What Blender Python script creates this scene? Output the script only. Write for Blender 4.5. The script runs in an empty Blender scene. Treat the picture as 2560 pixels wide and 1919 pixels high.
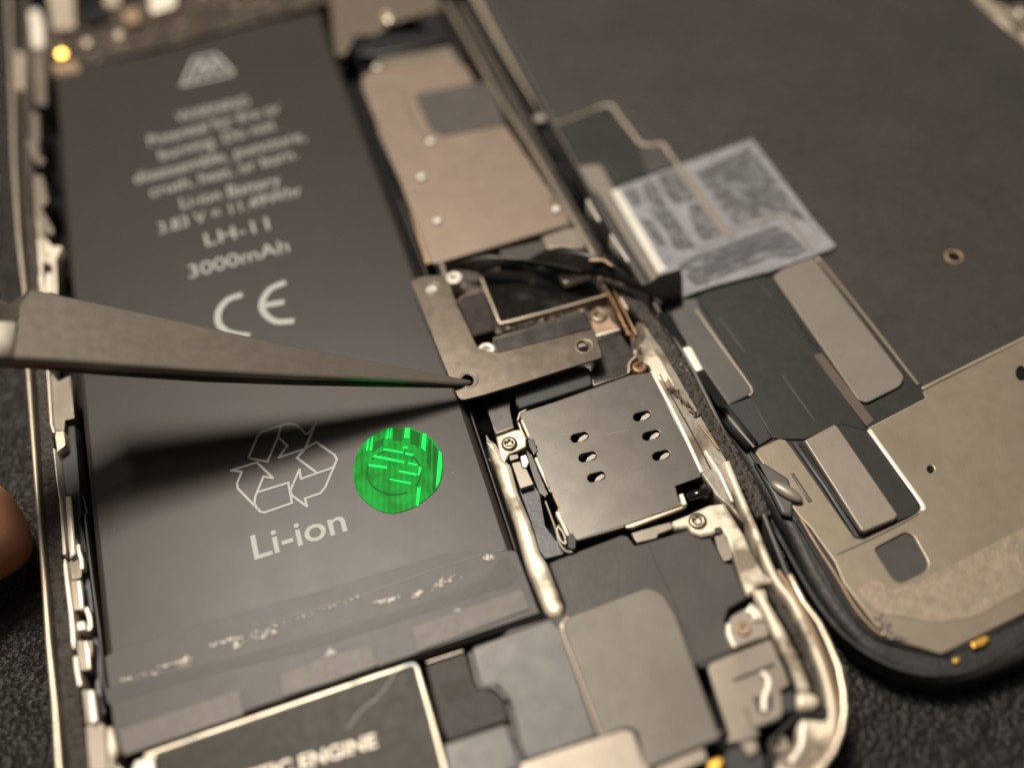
import bpy, bmesh, math, random
from mathutils import Vector, Matrix
random.seed(7)
C = bpy.context.scene.collection
# ------------------------------------------------------------------ camera (1 unit = 1 cm)
FPX, DIST = 2500.0, 10.7
uA = Vector((-0.31262763, -0.76792795, 0.55906228))   # phone's long direction, in camera axes (y down, z forward)
uB = Vector((0.94839829, -0.28516549, 0.13864101))    # phone's short direction
uN = Vector((-0.05295896, -0.57355672, -0.81745216))  # up
def w_of(v): return Vector((v.dot(uB), v.dot(uA), v.dot(uN)))
right, down, fwd = w_of(Vector((1,0,0))), w_of(Vector((0,1,0))), w_of(Vector((0,0,1)))
CAM = -fwd * DIST
def P(x, y, h=0.0):
    """where the line of sight through the photo's point (x, y) of 2560 x 1919 meets the level h above the battery's face"""
    d = w_of(Vector(((x-1280)/FPX, (y-959.5)/FPX, 1.0)))
    return CAM + d * ((h - CAM.z) / d.z)
cd = bpy.data.cameras.new('camera'); cam = bpy.data.objects.new('camera', cd); C.objects.link(cam)
cam.matrix_world = Matrix(((right.x, -down.x, -fwd.x, CAM.x), (right.y, -down.y, -fwd.y, CAM.y), (right.z, -down.z, -fwd.z, CAM.z), (0,0,0,1)))
cd.sensor_width = 36.0; cd.lens = 36.0*FPX/2560; cd.clip_start = 0.1; cd.clip_end = 500
cd.dof.use_dof = True
cd.dof.focus_distance = (P(1430, 1140, 0)-CAM).dot(fwd)
cd.dof.aperture_fstop = cd.lens*1e-3/0.47
cd.dof.aperture_blades = 0
bpy.context.scene.camera = cam
# ------------------------------------------------------------------ world, lamps, exposure
W = bpy.data.worlds.new('World'); bpy.context.scene.world = W; W.use_nodes = True
bg = W.node_tree.nodes['Background']; bg.inputs[0].default_value = (1.0, 0.89, 0.77, 1); bg.inputs[1].default_value = 0.055
def area(name, loc, target, size, energy, col, sy=None):
    l = bpy.data.lights.new(name, 'AREA'); l.energy = energy; l.size = size; l.color = col
    if sy: l.shape = 'RECTANGLE'; l.size_y = sy
    o = bpy.data.objects.new(name, l); C.objects.link(o); o.location = loc
    o.rotation_euler = (Vector(target)-Vector(loc)).to_track_quat('-Z', 'Y').to_euler(); return o
LAMP = Vector((-6, 17, 47))
area('ceiling_lamp', LAMP, (0, 0, 0), 11.5, 34500, (1.0, 0.90, 0.775))
area('overhead_fill', (-3, 6, 46), (0, 0, 0), 22, 3400, (1.0, 0.90, 0.80), 14)  # added soft fill, placed to lay sheen on the near end
vs = bpy.context.scene.view_settings
vs.view_transform = 'Standard'; vs.look = 'None'; vs.exposure = 0.0; vs.gamma = 1.0
# ------------------------------------------------------------------ materials
def new_mat(name):
    m = bpy.data.materials.new(name); m.use_nodes = True; nt = m.node_tree
    return m, nt, nt.nodes['Principled BSDF']
def M(name, col, rough=0.5, metal=0.0, var=0.06, vscale=3.0, bump=0.0, bscale=60.0, spec=0.5, stain=None, stain_scale=1.2, stain_lo=0.52, rvar=0.03, coat=0.0, speck=None, aniso=None, brush=0):
    if max(col) < 0.6: col = tuple(c*0.77 for c in col)
    if spec == 0.5: spec = 0.4
    m, nt, b = new_mat(name); N = nt.nodes; L = nt.links
    tc = N.new('ShaderNodeTexCoord')
    def noise(scale, detail=6, vec=None):
        n = N.new('ShaderNodeTexNoise'); n.inputs['Scale'].default_value = scale; n.inputs['Detail'].default_value = detail
        L.new(vec or tc.outputs['Object'], n.inputs['Vector']); return n
    n1 = noise(vscale)
    mx = N.new('ShaderNodeMix'); mx.data_type = 'RGBA'
    lo = [max(0, c*(1-var)) for c in col]; hi = [min(1, c*(1+var)) for c in col]
    r = N.new('ShaderNodeMapRange'); r.inputs[1].default_value = 0.3; r.inputs[2].default_value = 0.7
    L.new(n1.outputs[0], r.inputs[0]); L.new(r.outputs[0], mx.inputs[0])
    mx.inputs[6].default_value = (*lo, 1); mx.inputs[7].default_value = (*hi, 1)
    out = mx.outputs[2]
    rr = N.new('ShaderNodeMapRange'); n2 = noise(vscale*5.3, 8); L.new(n2.outputs[0], rr.inputs[0])
    rr.inputs[1].default_value = 0.3; rr.inputs[2].default_value = 0.7
    rr.inputs[3].default_value = max(0.02, rough-rvar); rr.inputs[4].default_value = min(1, rough+rvar)
    rout = rr.outputs[0]
    if stain:
        n3 = noise(stain_scale, 10); s = N.new('ShaderNodeMapRange'); s.inputs[1].default_value = stain_lo; s.inputs[2].default_value = stain_lo+0.12
        L.new(n3.outputs[0], s.inputs[0]); m2 = N.new('ShaderNodeMix'); m2.data_type = 'RGBA'
        L.new(s.outputs[0], m2.inputs[0]); L.new(out, m2.inputs[6]); m2.inputs[7].default_value = (*stain, 1); out = m2.outputs[2]
        if metal > 0:
            mm = N.new('ShaderNodeMapRange'); L.new(s.outputs[0], mm.inputs[0]); mm.inputs[3].default_value = metal; mm.inputs[4].default_value = metal*0.25
            L.new(mm.outputs[0], b.inputs['Metallic'])
    if metal > 0 and not stain: b.inputs['Metallic'].default_value = metal
    if speck:   # tiny specks of dust or wear that belong to the surface
        v = N.new('ShaderNodeTexVoronoi'); v.inputs['Scale'].default_value = speck[1]; L.new(tc.outputs['Object'], v.inputs['Vector'])
        s = N.new('ShaderNodeMapRange'); s.inputs[1].default_value = speck[2]; s.inputs[2].default_value = speck[2]*0.6
        L.new(v.outputs['Distance'], s.inputs[0]); n5 = noise(speck[1]*0.31, 2)
        g = N.new('ShaderNodeMath'); g.operation = 'GREATER_THAN'; g.inputs[1].default_value = 0.63; L.new(n5.outputs[0], g.inputs[0])
        mu = N.new('ShaderNodeMath'); mu.operation = 'MULTIPLY'; L.new(s.outputs[0], mu.inputs[0]); L.new(g.outputs[0], mu.inputs[1])
        m3 = N.new('ShaderNodeMix'); m3.data_type = 'RGBA'; L.new(mu.outputs[0], m3.inputs[0]); L.new(out, m3.inputs[6]); m3.inputs[7].default_value = (*speck[0], 1); out = m3.outputs[2]
    L.new(out, b.inputs['Base Color']); L.new(rout, b.inputs['Roughness'])
    b.inputs['Specular IOR Level'].default_value = spec
    if coat: b.inputs['Coat Weight'].default_value = coat; b.inputs['Coat Roughness'].default_value = 0.12
    if bump:
        vec = None
        if brush:
            mp = N.new('ShaderNodeMapping'); mp.inputs['Scale'].default_value = (1, brush, 1); L.new(tc.outputs['Object'], mp.inputs[0]); vec = mp.outputs[0]
        nb = noise(bscale, 4, vec); bp = N.new('ShaderNodeBump'); bp.inputs['Strength'].default_value = bump; bp.inputs['Distance'].default_value = 0.01
        L.new(nb.outputs[0], bp.inputs['Height']); L.new(bp.outputs[0], b.inputs['Normal'])
    return m
def leather(name, col, scale, strength, rough=0.32, dist=0.03):
    m, nt, b = new_mat(name); N = nt.nodes; L = nt.links
    tc = N.new('ShaderNodeTexCoord')
    n0 = N.new('ShaderNodeTexNoise'); n0.inputs['Scale'].default_value = scale*0.7; n0.inputs['Detail'].default_value = 3
    L.new(tc.outputs['Object'], n0.inputs['Vector'])
    mx = N.new('ShaderNodeMix'); mx.data_type = 'VECTOR'; mx.inputs[0].default_value = 0.03
    L.new(tc.outputs['Object'], mx.inputs[4]); L.new(n0.outputs['Color'], mx.inputs[5])
    v = N.new('ShaderNodeTexVoronoi'); v.feature = 'SMOOTH_F1'; v.inputs['Scale'].default_value = scale; v.inputs['Smoothness'].default_value = 0.6
    L.new(mx.outputs[1], v.inputs['Vector'])
    n1 = N.new('ShaderNodeTexNoise'); n1.inputs['Scale'].default_value = scale*2.2; n1.inputs['Detail'].default_value = 5; L.new(tc.outputs['Object'], n1.inputs['Vector'])
    ad = N.new('ShaderNodeMath'); ad.operation = 'MULTIPLY_ADD'; ad.inputs[1].default_value = -1.0
    sc = N.new('ShaderNodeMath'); sc.operation = 'MULTIPLY'; sc.inputs[1].default_value = 0.35; L.new(n1.outputs[0], sc.inputs[0])
    L.new(v.outputs['Distance'], ad.inputs[0]); L.new(sc.outputs[0], ad.inputs[2])
    bp = N.new('ShaderNodeBump'); bp.inputs['Strength'].default_value = strength; bp.inputs['Distance'].default_value = dist
    L.new(ad.outputs[0], bp.inputs['Height']); L.new(bp.outputs[0], b.inputs['Normal'])
    b.inputs['Base Color'].default_value = (*col, 1); b.inputs['Roughness'].default_value = rough; b.inputs['Specular IOR Level'].default_value = 0.26
    return m
MAT = dict(
 mat=leather('pebbled_black_leather', (0.017, 0.015, 0.013), 19, 1.0, 0.27, 0.04),
 band=leather('pebbled_dark_plastic', (0.060, 0.052, 0.045), 20, 1.0, 0.42, 0.05),
 black=M('black_plastic', (0.008, 0.008, 0.009), 0.45),
 void=M('dark_recess', (0.003, 0.003, 0.003), 0.7, spec=0.2),
 wrap=M('dark_brown_battery_wrap', (0.046, 0.040, 0.036), 0.38, spec=0.29, var=0.05, vscale=0.7, bump=0.12, bscale=120, rvar=0.012, speck=((0.35, 0.31, 0.27), 9, 0.05)),
 wrap2=M('battery_end_tape', (0.050, 0.044, 0.040), 0.47, var=0.10, vscale=1.3, rvar=0.01),
 tab=M('grey_pull_tab', (0.155, 0.137, 0.12), 0.50, var=0.08),
 seam=M('tape_seam', (0.16, 0.145, 0.13), 0.4),
 glint=M('dried_glue', (0.85, 0.78, 0.70), 0.35, var=0.1),  # dried glue; also paints the light on the reader's slot walls
 ink=M('pale_grey_ink', (0.47, 0.475, 0.455), 0.5, var=0.03),
 ink2=M('cream_ink', (0.92, 0.83, 0.68), 0.5, var=0.03),
 green=M('green_foil', (0.0, 0.25, 0.018), 0.45, 0.3, var=0.25, vscale=5, spec=0.12),
 green2=M('bright_green_foil', (0.0, 0.85, 0.12), 0.4, 0.0, var=0.1, spec=0.06),
 green3=M('deep_green_foil', (0.0, 0.15, 0.010), 0.4, 0.0, var=0.2, spec=0.06),
 tray=M('sim_tray_steel', (0.25, 0.234, 0.21), 0.27, 0.65, var=0.03, vscale=0.8, rvar=0.015, bump=0.04, bscale=160, speck=((0.8, 0.75, 0.68), 14, 0.03)),
 brkt=M('warm_brushed_steel', (0.31, 0.262, 0.212), 0.26, 0.9, var=0.05, vscale=1.5, bump=0.05, bscale=110, rvar=0.02, speck=((0.9, 0.8, 0.65), 13, 0.03)),
 tweez=M('satin_tweezer_steel', (0.33, 0.292, 0.245), 0.34, 0.65, var=0.05, vscale=2, bump=0.06, bscale=90, speck=((0.7, 0.65, 0.55), 8, 0.03)),
 tweezd=M('shaded_tweezer_steel', (0.10, 0.085, 0.075), 0.35, 0.8, var=0.2),  # darker copy of the tweezer steel, underside shade put into its colour
 bright=M('bright_steel', (0.92, 0.85, 0.73), 0.34, 0.30, var=0.08, bump=0.1, bscale=40),
 cream=M('stained_cream_alloy', (0.70, 0.63, 0.50), 0.45, 0.25, var=0.14, vscale=5, bump=0.35, bscale=26, stain=(0.20, 0.16, 0.115), stain_scale=2.4, stain_lo=0.50),
 wallsteel=M('stained_wall_steel', (0.34, 0.305, 0.25), 0.42, 0.45, var=0.2, vscale=4, bump=0.3, bscale=26, stain=(0.12, 0.085, 0.055), stain_scale=2.6, stain_lo=0.50),
 topplate=M('dim_top_plate', (0.17, 0.135, 0.105), 0.5, 0.3),
 rim=M('champagne_rim', (0.72, 0.62, 0.49), 0.33, 0.6, var=0.10, vscale=3),
 rust=M('rusty_copper', (0.40, 0.245, 0.13), 0.4, 0.6, var=0.3, vscale=6, stain=(0.10, 0.04, 0.015), stain_scale=3, stain_lo=0.5),
 copper=M('copper_line', (0.44, 0.31, 0.20), 0.48, 0.35, var=0.2, vscale=4),
 gold=M('gold_contact', (0.85, 0.50, 0.10), 0.42, 0.9, var=0.1),
 slate=M('dark_slate_plastic', (0.035, 0.036, 0.038), 0.5, var=0.2, bump=0.2, bscale=60),
 pcb=M('burnt_circuit_board', (0.055, 0.040, 0.030), 0.45, var=0.6, vscale=9, bump=0.6, bscale=30, stain=(0.22, 0.18, 0.14), stain_scale=8, stain_lo=0.58),
 foam=M('dark_brown_foam', (0.040, 0.030, 0.026), 0.75, var=0.35, vscale=8, bump=1.0, bscale=45),
 film=M('glossy_black_film', (0.010, 0.009, 0.008), 0.16, var=0.3, spec=0.6, rvar=0.04),
 darksteel=M('dark_blued_steel', (0.13, 0.12, 0.115), 0.27, 0.9, var=0.12, vscale=1.2, speck=((0.8, 0.75, 0.7), 14, 0.035)),
 shield=M('warm_shield_foil', (0.32, 0.25, 0.198), 0.44, 0.4, var=0.05, vscale=0.7),
 shield2=M('grey_thermal_pad', (0.085, 0.074, 0.068), 0.55, var=0.1),
 speaker=M('dark_grey_speaker_film', (0.080, 0.076, 0.071), 0.47, spec=0.25, var=0.15, vscale=2.5, bump=0.10, bscale=20, speck=((0.3, 0.28, 0.24), 9, 0.05)),
 speaker2=M('grey_speaker_plate', (0.122, 0.116, 0.110), 0.45, 0.15, var=0.14, vscale=1.3, speck=((0.4, 0.37, 0.33), 8, 0.05)),
 tan=M('tan_speaker_cover', (0.178, 0.160, 0.133), 0.47, 0.15, var=0.13, vscale=1.4, bump=0.1, bscale=40, speck=((0.45, 0.42, 0.36), 7, 0.05)),
 tan2=M('warm_grey_bracket', (0.30, 0.26, 0.21), 0.40, 0.5, var=0.15, vscale=2.5),
 module=M('brown_black_module', (0.036, 0.031, 0.026), 0.45, spec=0.15, var=0.12),
 fold=M('tape_valley_shade', (0.041, 0.036, 0.033), 0.47, spec=0.36, rvar=0.01),  # wrap tone darkened to paint the valley's shade
 markb=M('faint_module_mark', (0.046, 0.040, 0.033), 0.5, spec=0.15),
 brownb=M('brown_flex_strip', (0.13, 0.10, 0.08), 0.5),
 haptic=M('dark_haptic_casing', (0.042, 0.038, 0.031), 0.45, 0.0, spec=0.15, var=0.10, vscale=2, speck=((0.3, 0.25, 0.2), 12, 0.05)),
 worn=M('worn_cream_edge', (0.80, 0.70, 0.55), 0.4, 0.3, var=0.15, vscale=6, stain=(0.22, 0.30, 0.36), stain_scale=2.6, stain_lo=0.60),
 plate=M('matt_black_backplate', (0.050, 0.046, 0.042), 0.46, var=0.10, vscale=1.2, bump=0.10, bscale=120, speck=((0.35, 0.32, 0.27), 5, 0.05), rvar=0.05),
 edge=M('light_plate_edge', (0.50, 0.43, 0.34), 0.4, 0.3, var=0.1),
 edgeb=M('brown_plate_edge', (0.27, 0.215, 0.155), 0.5, var=0.08),
 ribbonf=M('matt_black_ribbon', (0.011, 0.010, 0.009), 0.36, var=0.3, spec=0.35),
 flex=M('grey_green_flex_film', (0.032, 0.033, 0.030), 0.42, var=0.12, vscale=2),
 flexline=M('flex_trace', (0.12, 0.12, 0.105), 0.4),
 bluegrey=M('blue_grey_flex', (0.075, 0.078, 0.085), 0.38, 0.2, var=0.2, vscale=3, bump=0.2, bscale=25),
 pad=M('light_grey_shield', (0.265, 0.235, 0.200), 0.48, 0.2, var=0.05),
 chip=M('beige_chip_shield', (0.36, 0.315, 0.265), 0.42, 0.35, var=0.05, vscale=3),
 metalplate=M('warm_grey_metal_plate', (0.37, 0.315, 0.24), 0.42, 0.5, var=0.08, vscale=1.2, bump=0.08, bscale=60, speck=((0.75, 0.68, 0.55), 6, 0.05)),
 sand=M('sandblasted_tan_plate', (0.40, 0.33, 0.25), 0.50, 0.35, var=0.18, vscale=14, bump=0.4, bscale=30),
 rubber=M('black_glass_bezel', (0.028, 0.027, 0.026), 0.52, var=0.5, vscale=4, bump=0.8, bscale=22),
 grime=M('grime_debris', (0.13, 0.095, 0.07), 0.6, var=0.7, vscale=14),
 grime2=M('pale_debris', (0.6, 0.55, 0.48), 0.5, 0.3, var=0.3, vscale=14),
 white=M('white_standoff', (0.70, 0.68, 0.60), 0.4, 0.2, var=0.08),
 screw=M('worn_screw', (0.30, 0.25, 0.18), 0.35, 0.8, var=0.3, vscale=12),
)
# clouded translucent tape
def tape_mat(name, alo, ahi, col, scale, stretch, dark=None):
    m, nt, b = new_mat(name); N = nt.nodes; L = nt.links
    tc = N.new('ShaderNodeTexCoord')
    mp = N.new('ShaderNodeMapping'); mp.inputs['Rotation'].default_value = (0, 0, -0.12); mp.inputs['Scale'].default_value = (1, stretch, 1); L.new(tc.outputs['Object'], mp.inputs[0])
    n = N.new('ShaderNodeTexNoise'); n.inputs['Scale'].default_value = scale; n.inputs['Detail'].default_value = 8; n.inputs['Roughness'].default_value = 0.62; n.inputs['Distortion'].default_value = 1.2
    L.new(mp.outputs[0], n.inputs['Vector'])
    r = N.new('ShaderNodeMapRange'); r.inputs[1].default_value = 0.38; r.inputs[2].default_value = 0.62; r.inputs[3].default_value = alo; r.inputs[4].default_value = ahi
    L.new(n.outputs[0], r.inputs[0]); L.new(r.outputs[0], b.inputs['Alpha'])
    b.inputs['Base Color'].default_value = (*col, 1); b.inputs['Roughness'].default_value = 0.42; b.inputs['Specular IOR Level'].default_value = 0.4
    return m
def foil_mat():
    m, nt, b = new_mat('banded_green_foil'); N = nt.nodes; L = nt.links
    tc = N.new('ShaderNodeTexCoord'); w = N.new('ShaderNodeTexWave'); w.inputs['Scale'].default_value = 5.5; w.inputs['Distortion'].default_value = 1.2; w.inputs['Detail'].default_value = 3
    mp = N.new('ShaderNodeMapping'); mp.inputs['Rotation'].default_value = (0, 0, 0.25); L.new(tc.outputs['Object'], mp.inputs[0]); L.new(mp.outputs[0], w.inputs['Vector'])
    n = N.new('ShaderNodeTexNoise'); n.inputs['Scale'].default_value = 6; n.inputs['Detail'].default_value = 6; L.new(tc.outputs['Object'], n.inputs['Vector'])
    a = N.new('ShaderNodeMath'); a.operation = 'MULTIPLY_ADD'; a.inputs[1].default_value = 0.12; L.new(w.outputs['Fac'], a.inputs[0]); L.new(n.outputs[0], a.inputs[2])
    c = N.new('ShaderNodeValToRGB'); c.color_ramp.elements[0].color = (0.0, 0.19, 0.010, 1); c.color_ramp.elements[1].color = (0.0, 0.34, 0.035, 1); c.color_ramp.elements[0].position = 0.42; c.color_ramp.elements[1].position = 0.68
    L.new(a.outputs[0], c.inputs[0]); L.new(c.outputs[0], b.inputs['Base Color']); b.inputs['Roughness'].default_value = 0.45
    b.inputs['Specular IOR Level'].default_value = 0.06
    return m
MAT['green'] = foil_mat()
MAT['tape'] = tape_mat('clouded_clear_tape', 0.42, 0.74, (0.36, 0.36, 0.385), 3.0, 1.3)
MAT['stuck'] = tape_mat('wetted_out_tape', 0.10, 0.80, (0.105, 0.103, 0.108), 6.0, 1.1)
MAT['streak'] = tape_mat('streaked_tape', 0.05, 0.88, (0.095, 0.093, 0.10), 2.6, 7.0)
def skin_mat():
    m, nt, b = new_mat('skin'); N = nt.nodes; L = nt.links
    n = N.new('ShaderNodeTexNoise'); n.inputs['Scale'].default_value = 3; n.inputs['Detail'].default_value = 8
    c = N.new('ShaderNodeValToRGB'); c.color_ramp.elements[0].color = (0.56, 0.23, 0.115, 1); c.color_ramp.elements[1].color = (0.74, 0.38, 0.23, 1)
    L.new(n.outputs[0], c.inputs[0]); L.new(c.outputs[0], b.inputs['Base Color'])
    b.inputs['Roughness'].default_value = 0.45; b.inputs['Subsurface Weight'].default_value = 0.15; b.inputs['Subsurface Radius'].default_value = (0.3, 0.1, 0.05)
    b.inputs['Subsurface Scale'].default_value = 0.5
    v = N.new('ShaderNodeTexNoise'); v.inputs['Scale'].default_value = 30
    bp = N.new('ShaderNodeBump'); bp.inputs['Strength'].default_value = 0.15; bp.inputs['Distance'].default_value = 0.02; L.new(v.outputs[0], bp.inputs['Height']); L.new(bp.outputs[0], b.inputs['Normal'])
    return m
MAT['skin'] = skin_mat()
# ------------------------------------------------------------------ helpers
def Z(x0, y0, s): return lambda pts: [(x0+p[0]/s, y0+p[1]/s) for p in pts]
zA = Z(900, 560, 2.674); zS = Z(1200, 900, 3.0143); zF = Z(1250, 480, 3.316); zB = Z(800, 0, 2.369); zB1 = Z(0, 0, 2.369)
zK = Z(900, 1300, 2.678); zW = Z(1750, 1500, 3.957); zV = Z(1560, 1180, 3.316); zY = Z(1480, 780, 4.145); zX = Z(1180, 1000, 4.144)
zD = Z(1660, 650, 2.369); zE = Z(1660, 1219, 2.369); zC = Z(1660, 0, 2.369); zT = Z(1480, 330, 3.403); zR = Z(560, 1040, 3.95)
zG = Z(880, 1020, 5.92); zL4 = Z(80, 1250, 4.144); zL5 = Z(100, 1600, 5.197); zL3 = Z(50, 880, 4.144); zL2 = Z(0, 350, 4.144); zM4 = Z(0, 650, 2.369); zM5 = Z(0, 1219, 2.369)
def rnd(pts, r, n=4):
    """round the corners of an outline; r in the outline's own units (one number, or one per corner)"""
    out = []; k = len(pts)
    for i, p in enumerate(pts):
        a, b = Vector(pts[i-1]), Vector(pts[(i+1) % k]); p = Vector(p)
        rr = r[i] if isinstance(r, (list, tuple)) else r
        da, db = (a-p), (b-p); la, lb = da.length, db.length
        if rr <= 0 or la < 1e-9 or lb < 1e-9: out.append(tuple(p)); continue
        ra, rb = min(rr, la*0.45), min(rr, lb*0.45)
        p0, p2 = p+da*(ra/la), p+db*(rb/lb)
        for j in range(n+1):
            t = j/n; out.append(tuple(p0*(1-t)**2 + p*2*t*(1-t) + p2*t*t))
    return out
def smooth(pts, n=4):
    """Catmull-Rom through open points"""
    q = [Vector(p) for p in pts]; q = [q[0]*2-q[1]] + q + [q[-1]*2-q[-2]]; out = []
    for i in range(1, len(q)-2):
        for j in range(n):
            t = j/n; a, b, c, d = q[i-1:i+3]
            out.append(tuple(0.5*((2*b)+(c-a)*t+(2*a-5*b+4*c-d)*t*t+(3*b-a-3*c+d)*t*t*t)))
    out.append(tuple(q[-2])); return out
def jitter(pts, a, n=3):
    out = []
    for i, p in enumerate(pts):
        q = pts[(i+1) % len(pts)]
        for j in range(n):
            t = j/n; out.append((p[0]+(q[0]-p[0])*t+random.uniform(-a, a), p[1]+(q[1]-p[1])*t+random.uniform(-a, a)))
    return out
def finish(o, parent=None, label=None, cat=None, group=None, kind=None):
    if label: o['label'] = label
    if cat: o['category'] = cat
    if group: o['group'] = group
    if kind: o['kind'] = kind
    if parent is not None:
        o.parent = parent
        off = Vector((0, 0, 0)); q = parent
        while q is not None: off += q.location; q = q.parent
        o.location = -off
    return o
def link(name, me, m, parent=None, **k):
    o = bpy.data.objects.new(name, me); C.objects.link(o)
    if m is not None:
        me.materials.clear()
        for x in (m if isinstance(m, (list, tuple)) else [m]): me.materials.append(MAT[x] if isinstance(x, str) else x)
    return finish(o, parent, **k)
def curve_mesh(loops, t, bevel, res=2):
    """loops: list of lists of (x, y) in cm, outer first; solid between z = -t and 0"""
    cu = bpy.data.curves.new('c', 'CURVE'); cu.dimensions = '2D'; cu.fill_mode = 'BOTH'
    bevel = min(bevel, t*0.45)
    cu.extrude = max(t/2-bevel, 1e-4); cu.bevel_depth = bevel; cu.bevel_resolution = res; cu.offset = -bevel
    for lp in loops:
        s = cu.splines.new('POLY'); s.points.add(len(lp)-1); s.use_cyclic_u = True
        for i, p in enumerate(lp): s.points[i].co = (p[0], p[1], 0, 1)
    o = bpy.data.objects.new('c', cu); C.objects.link(o)
    me = bpy.data.meshes.new_from_object(o.evaluated_get(bpy.context.evaluated_depsgraph_get()))
    bpy.data.objects.remove(o); bpy.data.curves.remove(cu)
    for v in me.vertices: v.co.z -= t/2
    return me
def ext(name, pts, h, t, m, parent=None, bevel=0.006, holes=(), h_trace=None, tilt=None, **k):
    """plate with the outline seen at pts, its top at level h (traced at level h_trace when other), t thick"""
    ht = h if h_trace is None else h_trace
    loops = [[tuple(P(x, y, ht)[:2]) for x, y in lp] for lp in [pts]+list(holes)]
    me = curve_mesh(loops, t, bevel)
    cx = sum(p[0] for p in loops[0])/len(loops[0]); cy = sum(p[1] for p in loops[0])/len(loops[0])
    for v in me.vertices:
        v.co.z += h
        if tilt: v.co.z += (v.co.x-cx)*tilt[0] + (v.co.y-cy)*tilt[1]
    return link(name, me, m, parent, **k)
def strip_loop(pts, w, h):
    """outline of a line of width w (cm, or a list) along pts at level h"""
    q = [P(x, y, h).xy for x, y in pts]; L_, R_ = [], []
    for i, p in enumerate(q):
        d = (q[min(i+1, len(q)-1)]-q[max(i-1, 0)]).normalized(); n = Vector((-d.y, d.x))
        ww = (w[i] if isinstance(w, (list, tuple)) else w)/2
        L_.append(tuple(p+n*ww)); R_.append(tuple(p-n*ww))
    return L_ + R_[::-1]
def strip(name, pts, w, h, t, m, parent=None, bevel=0.004, **k):
    me = curve_mesh([strip_loop(pts, w, h)], t, bevel)
    for v in me.vertices: v.co.z += h
    return link(name, me, m, parent, **k)
def join_mesh(meshes):
    bm = bmesh.new()
    for me in meshes:
        bm.from_mesh(me); bpy.data.meshes.remove(me)
    me = bpy.data.meshes.new('m'); bm.to_mesh(me); bm.free(); return me
def strokes(name, lines, wpx, h, m, parent, **k):
    ms = []
    for ln in lines:
        q = [P(x, y, h) for x, y in ln]
        bm = bmesh.new()
        for i in range(len(q)-1):
            a, b = q[i], q[i+1]; d = (b-a)
            if d.length < 1e-5: continue
            d.normalize(); n = Vector((-d.y, d.x, 0))*wpx*0.0021; e = d*wpx*0.0016
            z = Vector((0, 0, 0.0004*(i % 3)))
            vs_ = [bm.verts.new(c+z) for c in (a-n-e, b-n+e, b+n+e, a+n-e)]
            bm.faces.new(vs_)
        me = bpy.data.meshes.new('s'); bm.to_mesh(me); bm.free(); ms.append(me)
    return link(name, join_mesh(ms), m, parent, **k)
def empty(name, loc, **k):
    o = bpy.data.objects.new(name, None); C.objects.link(o); o.location = loc; o.empty_display_size = 0.3
    for a, b in k.items(): o[a] = b
    return o
def disc(cx, cy, rx, ry=None, n=24, a0=0.0):
    ry = ry or rx
    return [(cx+rx*math.cos(a0+2*math.pi*i/n), cy+ry*math.sin(a0+2*math.pi*i/n)) for i in range(n)]
def cyl(bm, c, r, z0, z1, n=20, r1=None, mi=0):
    r1 = r if r1 is None else r1
    a = [bm.verts.new((c.x+r*math.cos(2*math.pi*i/n), c.y+r*math.sin(2*math.pi*i/n), z0)) for i in range(n)]
    b = [bm.verts.new((c.x+r1*math.cos(2*math.pi*i/n), c.y+r1*math.sin(2*math.pi*i/n), z1)) for i in range(n)]
    f = [bm.faces.new((a[i], a[(i+1) % n], b[(i+1) % n], b[i])) for i in range(n)]
    f.append(bm.faces.new(b)); f.append(bm.faces.new(a[::-1]))
    for x in f: x.material_index = mi
def ring(bm, c, prof, n=24, mi=0):
    """lathe of (radius, z) points about the upright axis through c"""
    rows = [[bm.verts.new((c.x+r*math.cos(2*math.pi*i/n), c.y+r*math.sin(2*math.pi*i/n), z)) for i in range(n)] for r, z in prof]
    for a, b in zip(rows, rows[1:]):
        for i in range(n):
            f = bm.faces.new((a[i], a[(i+1) % n], b[(i+1) % n], b[i])); f.material_index = mi; f.smooth = True
def bm_link(name, bm, m, parent=None, **k):
    me = bpy.data.meshes.new(name); bmesh.ops.recalc_face_normals(bm, faces=bm.faces); bm.to_mesh(me); bm.free()
    return link(name, me, m, parent, **k)
def screw(px, py, h, rpx, m, parent, recess='cross', **k):
    c = P(px, py, h); r = rpx*0.0043*((c-CAM).dot(fwd)/DIST); bm = bmesh.new()
    ring(bm, c, [(r, h-0.12), (r, h-0.012), (r*0.86, h), (r*0.42, h+0.004), (r*0.36, h-0.03), (0.001, h-0.035)])
    for a in range(4):   # blades of the cross recess
        ang = a*math.pi/2+0.5; d = Vector((math.cos(ang), math.sin(ang), 0)); n = Vector((-d.y, d.x, 0))
        q = [c+d*r*0.30+n*r*0.12, c+d*r*0.68+n*r*0.07, c+d*r*0.68-n*r*0.07, c+d*r*0.30-n*r*0.12]
        vv = [bm.verts.new((p.x, p.y, h+0.0065)) for p in q]; f = bm.faces.new(vv); f.material_index = 1
    return bm_link('screw', bm, [m, 'void'], parent, **k)
def standoff(px, py, h, rpx, m, parent, hole=0.42, tall=0.25, **k):
    c = P(px, py, h); r = rpx*0.0043*((c-CAM).dot(fwd)/DIST); bm = bmesh.new()
    ring(bm, c, [(r*0.8, h-tall), (r*0.8, h-0.05), (r, h-0.045), (r, h-0.012), (r*0.9, h), (r*hole*1.1, h), (r*hole, h-0.012), (r*hole, h-0.06)])
    ring(bm, c, [(r*hole, h-0.055), (0.001, h-0.06)], mi=1)
    return bm_link('standoff', bm, [m, 'rust'], parent, **k)
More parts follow.
